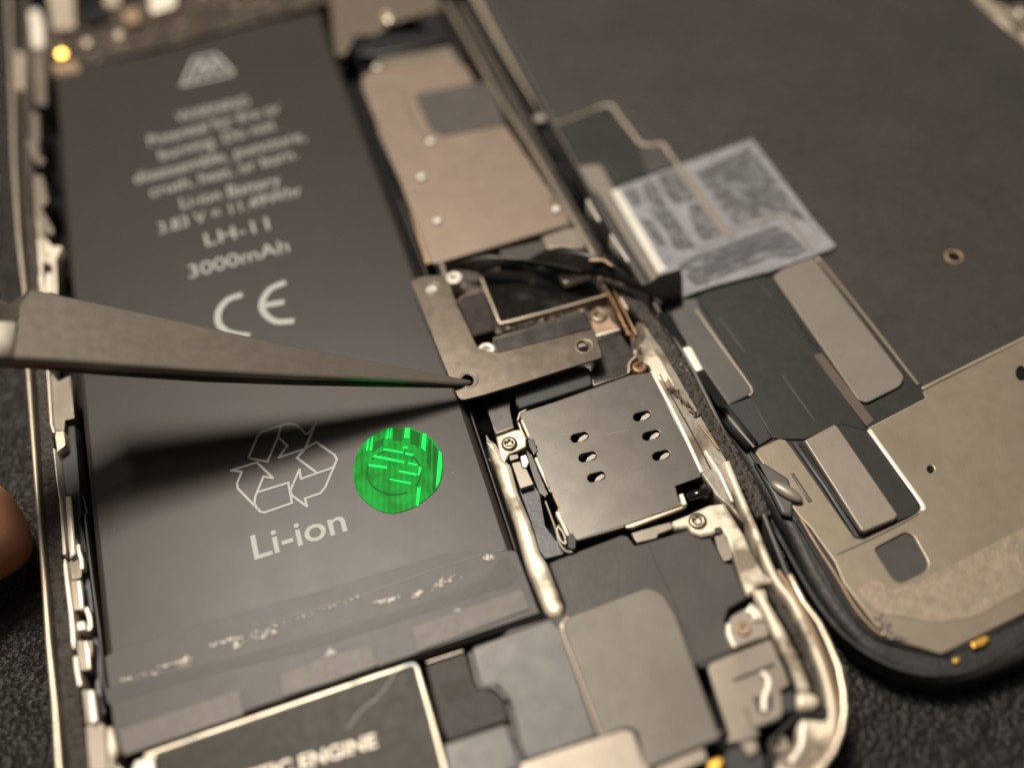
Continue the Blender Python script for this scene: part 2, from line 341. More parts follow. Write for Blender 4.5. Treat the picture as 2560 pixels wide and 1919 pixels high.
def loft(name, rows, m, parent=None, thick=0.0, sm=True, closed=False, **k):
    bm = bmesh.new(); R = [[bm.verts.new(p) for p in r] for r in rows]
    for a, b in zip(R, R[1:]):
        n = len(a)
        for i in range(n if closed else n-1): 
            f = bm.faces.new((a[i], a[(i+1) % n], b[(i+1) % n], b[i])); f.smooth = sm
    if closed: bm.faces.new(R[0][::-1]); bm.faces.new(R[-1])
    o = bm_link(name, bm, m, parent, **k)
    if thick:
        s = o.modifiers.new('solid', 'SOLIDIFY'); s.thickness = thick; s.offset = 0
    return o
FONT = bpy.data.fonts.load('<builtin>') if False else None
def text(name, body, pL, pR, cap_px, h, m, parent, bold=0.0, **k):
    """flat print: baseline from pL to pR, capitals cap_px tall in the photo at the left end"""
    cu = bpy.data.curves.new('t', 'FONT'); cu.body = body; cu.size = 1; cu.offset = bold; cu.resolution_u = 4
    o = bpy.data.objects.new('t', cu); C.objects.link(o)
    me = bpy.data.meshes.new_from_object(o.evaluated_get(bpy.context.evaluated_depsgraph_get()))
    bpy.data.objects.remove(o); bpy.data.curves.remove(cu)
    xs = [v.co.x for v in me.vertices]; x0, x1 = min(xs), max(xs)
    a, b = P(*pL, h), P(*pR, h); e = (b-a)/(x1-x0)
    d = (b-a).normalized(); n = Vector((-d.y, d.x, 0))
    per = (P(pL[0], pL[1]-10, h)-a).dot(n)/10.0
    sy = cap_px*per/0.72
    for v in me.vertices: v.co = a+e*(v.co.x-x0)+n*(v.co.y*sy)
    words = body.split(' ')
    if len(words) > 1:   # one part per printed word
        def width(t):
            cu = bpy.data.curves.new('t', 'FONT'); cu.body = t; cu.size = 1
            o = bpy.data.objects.new('t', cu); C.objects.link(o); q = bpy.data.meshes.new_from_object(o.evaluated_get(bpy.context.evaluated_depsgraph_get()))
            w = max(v.co.x for v in q.vertices); bpy.data.objects.remove(o); bpy.data.curves.remove(cu); bpy.data.meshes.remove(q); return w
        ends = [width(' '.join(words[:i+1])) for i in range(len(words))]; el = e.length; prev = -1e9
        for i, en in enumerate(ends):
            bm = bmesh.new(); bm.from_mesh(me); hi = en+0.06 if i < len(ends)-1 else 1e9
            kill = [v for v in bm.verts if not (prev < (v.co-a).dot(d)/el+x0 <= hi)]
            bmesh.ops.delete(bm, geom=kill, context='VERTS'); prev = hi
            bm_link('printed_word', bm, m, parent, **k)
        bpy.data.meshes.remove(me); return None
    return link(name, me, m, parent, **k)
def debris(name, n, where, hfun, smin, smax, m, parent, **k):
    """small broken bits scattered inside strips of the picture's plane: where = list of (x, y, spread px)"""
    bm = bmesh.new()
    for i in range(n):
        a = random.choice(range(len(where)-1)); t = random.random()
        x = where[a][0]*(1-t)+where[a+1][0]*t; y = where[a][1]*(1-t)+where[a+1][1]*t; s = where[a][2]
        g = max(-2.2, min(2.2, random.gauss(0, 1)))
        x += g*s*0.5; y += random.gauss(0, 1)*s*0.2
        c = P(x, y, hfun); r = random.uniform(smin, smax)
        bmesh.ops.create_icosphere(bm, subdivisions=1, radius=r, matrix=Matrix.Translation(c+Vector((0, 0, r*0.4))) @ Matrix.Rotation(random.uniform(0, 6), 4, 'Z') @ Matrix.Diagonal((random.uniform(0.6, 1.9), random.uniform(0.5, 1.1), random.uniform(0.4, 0.9), 1)))
    for v in bm.verts: v.co += Vector((random.uniform(-1, 1), random.uniform(-1, 1), random.uniform(-1, 1)))*smin*0.35
    return bm_link(name, bm, m, parent, kind='stuff', **k)

# ------------------------------------------------------------------ the setting
MATZ = -0.62
bm = bmesh.new(); bmesh.ops.create_grid(bm, x_segments=8, y_segments=8, size=60, matrix=Matrix.Translation((0, 0, MATZ)))
bm_link('work_mat', bm, 'mat', None, kind='structure', label='black pebbled leather-like work mat under the opened phone')

# ================================================================== THE PHONE
PH = empty('opened_phone', P(1000, 1100, -0.6), label='opened phone body lying on the black mat with battery and metal shields bare', category='phone')
RIM = 0.06
outerL = [(-12, -260), (14, -60), (22, 120), (26, 260), (29, 400), (40, 590), (56, 735), (63, 920), (76, 1100), (88, 1270), (104, 1467), (113, 1600), (129, 1763), (139, 1919), (162, 2180)]
cornerR = [(2062, 1919), (2091, 1879), (2111, 1828), (2119, 1778), (2116, 1727), (2104, 1664), (2078, 1601), (2053, 1550), (2015, 1500)]
outerR = [(1980, 1432), (1914, 1266), (1742, 916), (1562, 610), (1222, 0), (1140, -150)]
botC = [(230, 2330), (420, 2380), (1000, 2280), (1600, 2170), (1900, 2080), (2010, 1990)]
outline = outerL + botC + cornerR + outerR
base = [tuple(P(x, y, RIM)[:2]) for x, y in outline]
me = curve_mesh([base], 0.14, 0.04, 3)
for v in me.vertices: v.co.z += -0.46
link('housing_floor', me, 'void', PH)
# outer metal wall following the outline: bright champagne rim
def offset_loop(loop, d):
    out = []; k = len(loop)
    for i in range(k):
        a, b, c = Vector(loop[i-1]), Vector(loop[i]), Vector(loop[(i+1) % k])
        t = (c-a).normalized(); n = Vector((-t.y, t.x)); out.append(tuple(b+n*d))
    return out
def area2(l): return sum(l[i-1][0]*l[i][1]-l[i][0]*l[i-1][1] for i in range(len(l)))
sgn = 1 if area2(base) > 0 else -1
inner = offset_loop(base, sgn*0.0225)
def rim_part(idx, m, zt=RIM, w=0.0225):
    q = [Vector(inner[i]) for i in idx]; L_, R_ = [], []
    for i, p in enumerate(q):
        d = (q[min(i+1, len(q)-1)]-q[max(i-1, 0)]).normalized(); n = Vector((-d.y, d.x))
        L_.append(tuple(p+n*w)); R_.append(tuple(p-n*w))
    me = curve_mesh([L_+R_[::-1]], 0.60, 0.018, 3)
    for v in me.vertices: v.co.z += zt
    link('outer_rim', me, m, PH)
nL, nB, nC = len(outerL), len(botC), len(cornerR)
rim_part(range(0, nL+nB+nC+1), 'rim')
rim_part(list(range(nL+nB+nC, len(inner))), 'speaker2', 0.0)
# left side: pebbled plastic ledge
bandL = [(62, 560), (75, 735), (88, 920), (99, 1100), (109, 1270), (126, 1467), (141, 1600), (152, 1763), (172, 1919), (196, 2180)]
bandLr = [(250, 2180), (222, 1919), (206, 1790), (199, 1720), (179, 1600), (164, 1452), (156, 1390), (150, 1250), (134, 1125), (129, 1060), (116, 920), (106, 735), (92, 560)]
up = [(24, -260), (50, -60), (53, 120), (52, 260), (53, 400)]
up2 = [(84, 400), (80, 260), (80, 120), (70, -60), (48, -260)]
ext('plastic_ledge', up+bandL+bandLr+up2, 0.03, 0.25, 'band', PH, 0.02)
# thin bright steel lip inside the ledge
strip('steel_lip', [(116, 720), (119, 920), (124, 1000), (128, 1060), (134, 1080)], 0.02, 0.06, 0.3, 'bright', PH)
strip('steel_lip', [(134, 1120), (144, 1212), (150, 1250), (156, 1320), (161, 1385)], [0.012, 0.014, 0.018, 0.026, 0.03], 0.06, 0.3, 'bright', PH)
strip('steel_lip', smooth([(161, 1396), (168, 1460), (178, 1540), (184, 1620)]), [0.012]+[0.034]*11+[0.012], 0.06, 0.3, 'bright', PH)
strip('steel_lip', smooth([(188, 1640), (192, 1675), (199, 1712)]), 0.03, 0.06, 0.3, 'bright', PH)
strip('steel_lip', smooth([(96, 600), (102, 660), (106, 735)]), 0.03, 0.06, 0.3, 'bright', PH)
# inner left wall pieces (pixel outlines in the photo)
ext('steel_clip', zL3([(310, 200), (400, 300), (520, 240), (560, 680), (460, 700), (455, 810), (350, 810), (320, 560)]), 0.0, 0.2, 'tan2', PH)
ext('steel_tongue', zL3([(355, 820), (455, 815), (468, 960), (385, 1030)]), 0.02, 0.2, 'rim', PH)
ext('black_wall', zL3([(385, 1040), (470, 970), (465, 720), (560, 690), (640, 1658), (600, 1760), (520, 1480), (425, 1480)]), -0.10, 0.2, 'slate', PH)
ext('steel_clip', rnd(zL3([(425, 1485), (525, 1480), (560, 1850), (640, 2090), (560, 2150), (500, 2060)]), 1), 0.0, 0.2, 'tan2', PH)
ext('bright_tab', zL3([(462, 1488), (523, 1485), (575, 2080), (510, 2130)]), 0.05, 0.05, 'bright', PH, 0.02)
ext('clip_frame', zL4([(380, 640), (470, 560), (520, 700), (510, 800), (410, 830)]), -0.02, 0.15, 'tan2', PH)
strip('spring_edge', smooth(zL4([(475, 455), (485, 530), (510, 620), (515, 710)])), 0.035, 0.03, 0.1, 'bright', PH)
ext('steel_clip', zL4([(400, 830), (500, 820), (530, 1130), (430, 1140)]), 0.0, 0.2, 'tan2', PH)
strip('bright_tab', zL4([(480, 830), (512, 1125)]), 0.04, 0.03, 0.06, 'bright', PH, 0.015)
ext('bright_tab', rnd(zL4([(455, 1260), (545, 1245), (555, 1340), (470, 1350)]), 2), 0.04, 0.2, 'bright', PH, 0.012)
strip('spring_edge', smooth(zL4([(555, 1110), (590, 1200), (600, 1310), (575, 1335)])), 0.04, 0.0, 0.1, 'rim', PH)
ext('steel_clip', zL5([(465, 0), (680, 0), (660, 385), (510, 390)]), 0.0, 0.2, 'tan2', PH)
strip('bright_tab', zL5([(590, 0), (630, 375)]), 0.045, 0.03, 0.06, 'rim', PH, 0.015)
ext('bright_tab', rnd(zL5([(610, 645), (695, 640), (745, 1040), (680, 1085), (650, 1060)]), 3), 0.05, 0.2, 'bright', PH, 0.015)
ext('steel_clip', zL5([(545, 640), (620, 640), (650, 1085), (600, 1100)]), 0.01, 0.2, 'tan2', PH)
ext('corner_wall', zL5([(590, 1120), (760, 1050), (840, 1100), (860, 1500), (880, 1700), (640, 1700)]), 0.0, 0.2, 'tan2', PH)
ext('bright_tab', rnd(zL5([(850, 1130), (940, 1110), (1010, 1480), (970, 1560), (980, 1700), (880, 1700)]), 4), 0.06, 0.2, 'cream', PH, 0.02)
strip('side_rail', smooth(zL4([(440, 140), (520, 400), (580, 900), (620, 1250), (680, 1658)])+zL5([(760, 700), (815, 960)])), 0.05, -0.12, 0.2, 'bluegrey', PH)
strip('battery_cradle', smooth(zL3([(650, 1480), (690, 1658)])+zL4([(550, 200), (620, 800), (700, 1400)])+zL5([(820, 500), (885, 790)])), 0.022, -0.06, 0.2, 'shield2', PH)
# upper left wall, out of focus
ext('steel_clip', zL2([(380, 800), (430, 960), (540, 1100), (640, 1100), (580, 1230), (590, 1600), (545, 1600), (540, 1300), (440, 1240), (455, 1600), (400, 1600), (395, 1230)]), 0.05, 0.3, 'cream', PH)
ext('steel_clip', rnd(zL2([(480, 1380), (530, 1370), (540, 1580), (470, 1580)]), 2), 0.02, 0.2, 'bright', PH)
ext('steel_clip', zL2([(290, 350), (440, 370), (500, 640), (420, 700), (560, 930), (540, 970), (420, 960), (370, 800), (310, 780)]), 0.03, 0.3, 'tan2', PH)
ext('steel_clip', rnd(zL2([(270, 0), (400, 0), (400, 150), (470, 210), (420, 270), (330, 180)]), 3), 0.04, 0.3, 'tan2', PH)
ext('steel_clip', rnd([(64, 285), (95, 280), (100, 350), (72, 350)], 3), 0.03, 0.3, 'tan2', PH)
ext('steel_clip', rnd([(38, 130), (60, 130), (60, 225), (42, 225)], 5), 0.08, 0.3, 'rim', PH)
ext('bright_tab', rnd([(70, 25), (96, 20), (108, 60), (110, 118), (78, 118)], 6), 0.12, 0.4, 'bright', PH, 0.03)
ext('steel_clip', rnd([(80, 130), (112, 130), (116, 262), (88, 262)], 5), 0.03, 0.3, 'tan2', PH)
# top end components, far out of focus
ext('camera_bracket', rnd([(112, -60), (180, -60), (188, 68), (132, 76)], 6), 0.05, 0.4, 'rim', PH)
ext('camera_bracket', rnd([(255, -40), (300, -40), (300, 12), (262, 18)], 6), 0.05, 0.4, 'rim', PH)
ext('camera_bracket', rnd([(372, -60), (436, -60), (440, 14), (376, 34)], 8), 0.07, 0.4, 'bright', PH)
ext('top_flex', [(120, 90), (300, 20), (440, -60), (850, -120), (840, 0), (640, 55), (400, 118), (230, 160), (130, 178)], -0.08, 0.2, 'pcb', PH)
ext('black_block', rnd([(195, 30), (255, 15), (275, 40), (210, 60)], 5), 0.02, 0.2, 'black', PH)
ext('copper_clip', rnd([(305, 25), (345, 20), (350, 55), (312, 60)], 5), 0.02, 0.2, 'copper', PH)
screw(215, 105, 0.0, 14, 'rim', PH); screw(295, 85, 0.0, 14, 'rim', PH)
ext('gold_mount', rnd([(128, 160), (185, 150), (205, 180), (140, 192)], 5), 0.0, 0.2, 'copper', PH)
c = P(155, 137, 0.08); nrm = ((LAMP-c).normalized()+(CAM-c).normalized()).normalized(); bm = bmesh.new()
bmesh.ops.create_cone(bm, segments=24, cap_ends=True, radius1=0.085, radius2=0.062, depth=0.05, matrix=Matrix.Translation(c) @ nrm.to_track_quat('Z', 'Y').to_matrix().to_4x4())
bm_link('gold_button', bm, 'gold', PH)

# ------------------------------------------------------------------ battery and its print
cell = [(118, 172), (190, 166), (397, 125), (640, 58), (802, 22), (825, 105), (994, 549), (1162, 1005), (1285, 1371), (1344, 1520), (1362, 1538), (900, 1690), (300, 1893), (289, 1852), (262, 1641), (224, 1262), (194, 937), (169, 659), (135, 203)]
BAT = ext('battery', cell, 0.0, 0.40, 'wrap', PH, 0.07, label='dark brown battery with pale grey printed warnings')
endt = [(262, 1641), (300, 1622), (500, 1560), (700, 1505), (900, 1447), (1110, 1385), (1262, 1375), (1290, 1376), (1344, 1520), (1350, 1530), (900, 1680), (302, 1880), (289, 1852)]
ext('end_tape', endt, 0.012, 0.01, 'wrap2', BAT, 0.003)
strip('seam_line', smooth([(640, 1560), (640, 1562), (760, 1530), (900, 1488), (1100, 1418), (1260, 1372)], 5), 0.010, 0.016, 0.006, 'seam', BAT, 0.002)

for gl in ([(305, 1700, 10), (330, 1695, 16), (395, 1682, 8)], [(395, 1670, 8), (480, 1640, 12)], [(455, 1665, 14), (475, 1640, 12)], [(530, 1615, 14), (600, 1590, 10)], [(590, 1620, 16), (600, 1605, 12)], [(560, 1608, 8), (700, 1560, 6), (900, 1490, 4)],
           [(640, 1592, 18), (690, 1575, 12)], [(930, 1510, 14), (1000, 1495, 14)], [(1035, 1492, 8), (1050, 1480, 8)], [(1085, 1470, 14), (1140, 1440, 14)], [(1218, 1398, 10), (1230, 1390, 4)]):
    debris('dried_glue', 26, gl, 0.016, 0.005, 0.013, 'glint', BAT)
ext('painted_fold_shade', smooth([(262, 1722), (400, 1690), (640, 1628), (860, 1566), (1100, 1492), (1210, 1445), (1262, 1390), (1290, 1450), (1180, 1490), (1000, 1550), (760, 1625), (500, 1690), (270, 1760)], 4), 0.0145, 0.004, 'fold', BAT, 0.001)  # flat darker strip painting the shade in a valley of the tape
ext('pull_tab', zM5([(710, 1430), (1400, 1195), (1420, 1200), (1448, 1330), (1430, 1345), (735, 1585)]), 0.024, 0.012, 'tab', BAT, 0.004)
ext('pull_tab', rnd(zM5([(1655, 1105), (1900, 1010)])+zK([(50, 830), (70, 830), (122, 970), (-180, 1075)])+zM5([(1680, 1235)]), 6), 0.024, 0.012, 'tab', BAT, 0.004)
ext('pull_tab', rnd(zK([(345, 715), (1065, 460), (1085, 465), (1135, 590), (385, 880)]), 3), 0.024, 0.012, 'tab', BAT, 0.004)
ext('arrow_mark', zM5([(1920, 1002), (1950, 945), (1998, 975)]), 0.030, 0.004, 'ink', BAT, 0.001)
ext('arrow_mark', zK([(620, 610), (648, 588), (690, 600)]), 0.030, 0.004, 'ink', BAT, 0.001)
TH = 0.004
ink = lambda b, l, r, c, name='printed_word': text(name, b, zB1([l])[0], zB1([r])[0], c/2.369, TH, 'ink', BAT)
ink('WARNING', (1050, 725), (1478, 622), 62)
ink('Potential for fire or', (885, 865), (1665, 662), 66)
ink('burning. Do not', (950, 950), (1635, 762), 68)
ink('disassemble, puncture,', (800, 1090), (1815, 828), 70)
ink('crush, heat, or burn.', (895, 1168), (1765, 935), 70)
ink('Li-ion Battery', (1075, 1237), (1665, 1092), 72)
ink('3.83 V = 11.49Whr', (945, 1385), (1795, 1152), 70)
ink('LH-11', (1222, 1458), (1598, 1357), 82)
ink('3000mAh', (1122, 1648), (1715, 1486), 82)
text('printed_word', 'Li-ion', zR([(302, 1415)])[0], zR([(1220, 1128)])[0], 66, TH, 'ink', BAT, 0.01)
strokes('warning_triangle', [zB1([(1080, 505), (1150, 350), (1275, 322), (1375, 425), (1370, 440), (1080, 505)]), zB1([(1150, 470), (1195, 360), (1225, 440), (1262, 355), (1300, 430)])], 11, TH, 'ink', BAT)
strokes('printed_letter', [smooth(zM4([(1420, 208), (1350, 235), (1302, 290), (1290, 345), (1305, 390), (1350, 425), (1410, 440), (1465, 447)]), 5)], 18, TH, 'ink', BAT)
strokes('printed_letter', [smooth(zM4([(1678, 136), (1605, 170), (1562, 225), (1552, 280), (1580, 330), (1640, 364), (1727, 362)]), 5), zM4([(1570, 268), (1668, 250)])], 18, TH, 'ink', BAT)
strokes('recycling_symbol', [zR([(240, 412), (330, 200), (370, 155), (570, 90), (650, 75), (710, 85), (760, 125), (810, 175), (830, 170), (905, 75), (800, 320), (540, 408), (625, 290), (530, 200)]),
    zR([(240, 412), (430, 448), (540, 190), (545, 150), (572, 90)]),
    zR([(800, 320), (910, 255), (1090, 380), (1115, 425), (1090, 490), (1040, 520), (920, 560), (720, 410), (800, 320)]),
    zR([(920, 560), (760, 618), (745, 525), (655, 735), (670, 780), (820, 890), (800, 810), (950, 760), (1000, 700), (1085, 500)]),
    zR([(345, 745), (635, 655), (672, 855), (400, 950), (360, 942), (320, 900), (300, 860), (310, 790), (390, 595), (485, 610), (325, 455), (70, 535), (175, 548), (130, 660), (135, 710), (300, 880)])], 5.6, TH, 'ink', BAT)
# green security sticker: base and its bright and deep bars, one mesh
so = zG([(20, 900), (60, 700), (130, 570), (200, 480), (300, 400), (400, 350), (500, 300), (600, 285), (740, 295), (880, 290), (980, 330), (1070, 370), (1170, 440), (1250, 520), (1320, 650), (1350, 800), (1345, 900), (1330, 1000), (1300, 1110), (1250, 1200), (1150, 1300), (1050, 1380), (980, 1420), (920, 1460), (800, 1510), (650, 1550), (500, 1545), (400, 1510), (300, 1460), (200, 1380), (110, 1290), (60, 1200), (20, 1050)])
st = ext('green_sticker', smooth(so+[so[0]], 3)[:-1], 0.008, 0.006, ['green', 'green2', 'green3'], BAT, 0.002, label='round bright green holographic sticker')
bm = bmesh.new(); bm.from_mesh(st.data)
G2 = [[(520, 305), (555, 300), (530, 455), (500, 450)], [(570, 295), (600, 292), (575, 440), (548, 440)], [(785, 292), (860, 292), (845, 445), (770, 440)], [(1045, 370), (1105, 385), (1085, 640), (1022, 580)],
      [(230, 460), (260, 440), (235, 625), (205, 630)], [(290, 420), (320, 415), (290, 630), (262, 620)], [(480, 590), (765, 640), (755, 670), (450, 620)], [(790, 650), (915, 680), (900, 710), (785, 685)],
      [(330, 690), (560, 735), (775, 785), (770, 815), (560, 775), (305, 720)], [(835, 795), (975, 825), (960, 855), (825, 825)], [(700, 915), (965, 965), (950, 998), (690, 945)], [(240, 820), (520, 860), (520, 895), (250, 860)],
      [(560, 1040), (885, 1095), (860, 1125), (550, 1060)], [(1285, 620), (1325, 660), (1330, 860), (1300, 1080), (1240, 1190), (1262, 900)], [(965, 1170), (1020, 1165), (985, 1450), (945, 1440)], [(990, 850), (1030, 890), (1000, 990), (975, 1000)],
      [(755, 565), (825, 560), (820, 615), (795, 590), (755, 600)]]
G3 = [[(620, 300), (760, 300), (740, 480), (600, 480)], [(880, 320), (1010, 370), (1000, 560), (860, 520)], [(1130, 440), (1180, 480), (1160, 900), (1110, 800)], [(1200, 520), (1265, 600), (1240, 1180), (1190, 1230)],
      [(330, 500), (480, 430), (460, 540), (300, 660)]]
for mi, GG, z in ((1, G2, 0.0105), (2, G3, 0.0095)):
    for g in GG:
        f = bm.faces.new([bm.verts.new(P(x, y, z)) for x, y in zG(g)]); f.material_index = mi
for i in range(30):   # the printed ring round the middle
    if i in (3, 4, 17): continue
    a_, b_ = 2*math.pi*i/30, 2*math.pi*(i+1)/30
    q = [(620+rx*math.cos(t), 950+ry*math.sin(t)) for rx, ry, t in ((412, 342, a_), (412, 342, b_), (385, 316, b_), (385, 316, a_))]
    f = bm.faces.new([bm.verts.new(P(x, y, 0.0100)) for x, y in zG(q)]); f.material_index = 2
bm.to_mesh(st.data); bm.free()

# ------------------------------------------------------------------ between battery and board
strip('side_rail', [(860, 60), (1010, 440), (1180, 900)], 0.02, -0.02, 0.25, 'black', PH)
strip('battery_cradle', [(1000, 500), (1100, 780), (1180, 1042), (1289, 1374)], 0.016, -0.02, 0.3, 'shield2', PH)
ext('alloy_rib', zX([(140, 330), (190, 400), (250, 440), (330, 600), (400, 660), (480, 950), (620, 1280), (700, 1560)])+zK([(1250, 280), (1365, 570), (1355, 610), (1335, 640), (1270, 640), (1235, 600), (1110, 290)])+zX([(450, 1300), (270, 800), (180, 520)]), -0.02, 0.35, 'cream', PH, 0.05)
strip('alloy_rib', [(1010, 440), (1100, 650), (1115, 690)], 0.05, -0.02, 0.3, 'tan2', PH)
ext('blue_grey_flex', zX([(490, 930), (640, 880), (700, 960), (760, 1300), (870, 1450), (1000, 1540), (1000, 1580), (760, 1640), (700, 1560), (620, 1280)]), -0.10, 0.1, 'bluegrey', PH)
ext('screw_bracket', rnd(zX([(250, 375), (430, 310), (500, 300), (560, 380), (560, 480), (480, 520), (380, 560), (340, 680), (290, 560)]), 3), -0.03, 0.06, 'cream', PH, 0.015)
screw(*zX([(385, 440)])[0], 0.0, 20, 'screw', PH)
ext('steel_tab', zX([(385, 570), (475, 555), (485, 600), (395, 625)]), -0.02, 0.05, 'tan2', PH)
ext('steel_tab', rnd(zX([(410, 650), (500, 630), (520, 700), (560, 700), (640, 870), (500, 915)]), 2), -0.02, 0.06, 'chip', PH)
ext('spring_and_lit_wall', rnd(zX([(500, 580), (560, 560), (590, 640), (560, 700), (520, 690)]), 3), 0.0, 0.05, 'white', PH)
ext('battery_plug', zA([(820, 1130), (1010, 1080), (1005, 1235), (1030, 1350), (905, 1400), (860, 1280)]), -0.01, 0.2, 'darksteel', PH, 0.01)
strip('plug_edge', zX([(245, 340), (430, 275)]), 0.02, 0.0, 0.15, 'tan2', PH)
ext('connector_block', zA([(1020, 1080), (1500, 950), (1532, 962), (1556, 1062), (1545, 1080), (1065, 1232), (1040, 1200), (1030, 1120)]), 0.03, 0.2, 'slate', PH, 0.02)

# ------------------------------------------------------------------ sim tray reader
SIM = empty('sim_reader', P(1500, 1150, -0.3)); finish(SIM, PH); SIM.location = P(1500, 1150, -0.3)-PH.location
SIM['label'] = 'square grey steel card reader with six slots'
plate = zS([(297, 410), (330, 388), (560, 315), (1130, 112), (1285, 90), (1303, 102), (1400, 320), (1590, 700), (1668, 865), (1660, 880), (1472, 948), (1500, 1058), (1545, 1078), (1530, 1090), (1100, 1240), (735, 1352), (700, 1345), (580, 1130), (595, 1090), (545, 1000), (520, 990), (420, 700), (430, 650), (355, 580)])
sl = []
for cx, cy in [(1605, 1039), (1628, 1087), (1653, 1137), (1449, 1092), (1469, 1141), (1491, 1191)]:
    ang = math.radians(-15); s_ = []
    for i in range(20):
        a = 2*math.pi*i/20; ux = math.cos(a); uy = math.sin(a)
        x = 11*(1 if ux > 0 else -1)+11.5*ux; y = 10.5*uy
        s_.append((cx+x*math.cos(ang)-y*math.sin(ang), cy+x*math.sin(ang)+y*math.cos(ang)))
    sl.append(s_)
    c = P(cx+7, cy+4, -0.03)
    bmv = bmesh.new()
    q = [P(cx-5, cy+12, -0.012), P(cx+8, cy+9, -0.009), P(cx+18, cy+3, -0.008), P(cx+21, cy-5, -0.010), P(cx+12, cy-6, -0.020), P(cx, cy+2, -0.022)]
    bmv.faces.new([bmv.verts.new(v) for v in q]); bmesh.ops.solidify(bmv, geom=bmv.faces[:], thickness=0.004)
    bm_link('spring_and_lit_wall', bmv, 'glint', SIM)  # pale sheet painting the light on the slot's inner wall
ext('slotted_lid', plate, 0.0, 0.028, 'tray', SIM, 0.007, holes=sl)
ext('reader_cavity', plate, -0.20, 0.03, 'void', SIM, 0.003, h_trace=-0.02)
strokes('scratch', [zS([(560, 700), (720, 650)]), zS([(960, 560), (1120, 520)]), zS([(600, 1010), (690, 960)]), zS([(1130, 900), (1200, 850)]), zS([(620, 560), (700, 545)]), zS([(980, 1000), (1100, 960)])], 1.6, 0.001, 'pad', SIM)
strip('lid_fold', zX([(475, 200), (495, 130), (560, 100)]), 0.014, 0.004, 0.10, 'rim', SIM, 0.003)
strip('lid_fold', zX([(515, 200), (590, 375)]), 0.024, 0.004, 0.10, 'cream', SIM, 0.006)
strip('lid_fold', zX([(470, 200), (510, 310), (560, 400)]), 0.014, -0.04, 0.10, 'rim', SIM, 0.003)
strip('lid_fold', zX([(660, 590), (810, 930)]), 0.03, 0.0, 0.10, 'cream', SIM, 0.008)
strip('lid_fold', zX([(880, 1150), (1000, 1400)]), 0.032, 0.002, 0.10, 'cream', SIM, 0.008)
strip('lid_fold', zX([(840, 960), (905, 1110)]), 0.02, 0.005, 0.08, 'copper', SIM, 0.004)
ext('side_latch', jitter(zX([(580, 400), (640, 400), (680, 520), (640, 570), (590, 480)]), 1.0), 0.012, 0.08, 'darksteel', SIM)
ext('side_latch', jitter(zX([(560, 500), (620, 560), (720, 820), (790, 960), (760, 1010), (700, 960), (600, 700)]), 1.2), -0.03, 0.10, 'darksteel', SIM)
strip('side_wire', smooth(zX([(760, 1040), (830, 1230), (870, 1340), (900, 1460), (960, 1550), (1040, 1570)])), 0.018, -0.02, 0.05, 'tan2', SIM, 0.005)
strip('side_wire', smooth(zX([(900, 1290), (880, 1350), (920, 1450), (970, 1480), (950, 1380), (900, 1310)])), 0.014, -0.01, 0.05, 'cream', SIM, 0.005)
ext('corner_post', zX([(985, 1400), (1045, 1370), (1080, 1440), (1070, 1540), (1000, 1530)]), 0.01, 0.2, 'slate', SIM)
strip('front_lip', zS([(735, 1352), (1090, 1248)]), 0.012, -0.005, 0.06, 'tan2', SIM, 0.003)
ext('front_lip', zS([(1095, 1240), (1530, 1092), (1550, 1085), (1540, 1110), (1400, 1165), (1150, 1260), (1100, 1262)]), -0.01, 0.05, 'rim', SIM, 0.01)
ext('front_tab', zS([(1140, 1300), (1340, 1240), (1440, 1215), (1450, 1270), (1345, 1310), (1335, 1340), (1180, 1375)]), -0.05, 0.08, 'tan2', SIM, 0.01)
ext('eject_lever', zS([(1500, 1010), (1530, 1000), (1560, 1080), (1530, 1090)]), 0.03, 0.1, 'bright', SIM, 0.01)
bmv = bmesh.new(); a, b = P(*zS([(1560, 1040)])[0], -0.03), P(*zS([(1740, 975)])[0], -0.03)
bmesh.ops.create_cone(bmv, segments=20, cap_ends=True, radius1=0.05, radius2=0.05, depth=(b-a).length, matrix=Matrix.Translation((a+b)/2) @ (b-a).to_track_quat('Z', 'Y').to_matrix().to_4x4())
for f in bmv.faces: f.smooth = True
bm_link('eject_pin', bmv, 'film', SIM)
ext('lever_cup', disc(*zS([(1700, 980)])[0], 16, 20), -0.02, 0.1, 'black', SIM, 0.02)

# ------------------------------------------------------------------ connector bay above the reader
ext('circuit_board', zA([(500, 250), (1480, 30), (1650, 330), (1760, 700), (1540, 980), (1010, 1110), (760, 1000), (600, 640)]), -0.17, 0.06, 'pcb', PH)
ext('dark_steel_plate', zA([(1230, 1010), (1560, 790), (1600, 760), (1745, 735), (1835, 865), (1800, 930), (1790, 990), (1560, 1078), (1535, 962), (1500, 950)]), -0.03, 0.08, 'darksteel', PH, 0.008)
strip('plate_edge', smooth(zA([(1560, 1078), (1790, 995), (1798, 935), (1835, 880)]), 3), 0.010, -0.022, 0.06, 'tan2', PH, 0.002)
ext('well_floor', zA([(780, 300), (1600, 330), (1650, 470), (940, 665)]), -0.14, 0.06, 'film', PH, 0.004)
strip('well_frame', zA([(795, 320), (860, 480), (935, 662)]), 0.020, -0.03, 0.12, 'rim', PH, 0.005)
strip('well_frame', zA([(935, 662), (1260, 580), (1650, 470)]), 0.020, -0.03, 0.12, 'rim', PH, 0.005)
ext('ribbon_plug', rnd(zA([(648, 512), (690, 475), (810, 440), (840, 460), (895, 670), (890, 710), (760, 748), (745, 745)]), 4), 0.03, 0.2, 'foam', PH, 0.02)
strip('plug_edge', zA([(648, 520), (690, 478), (800, 445)]), 0.016, 0.02, 0.1, 'copper', PH, 0.004)
standoff(*zA([(628, 355)])[0], 0.08, 20, 'white', PH)
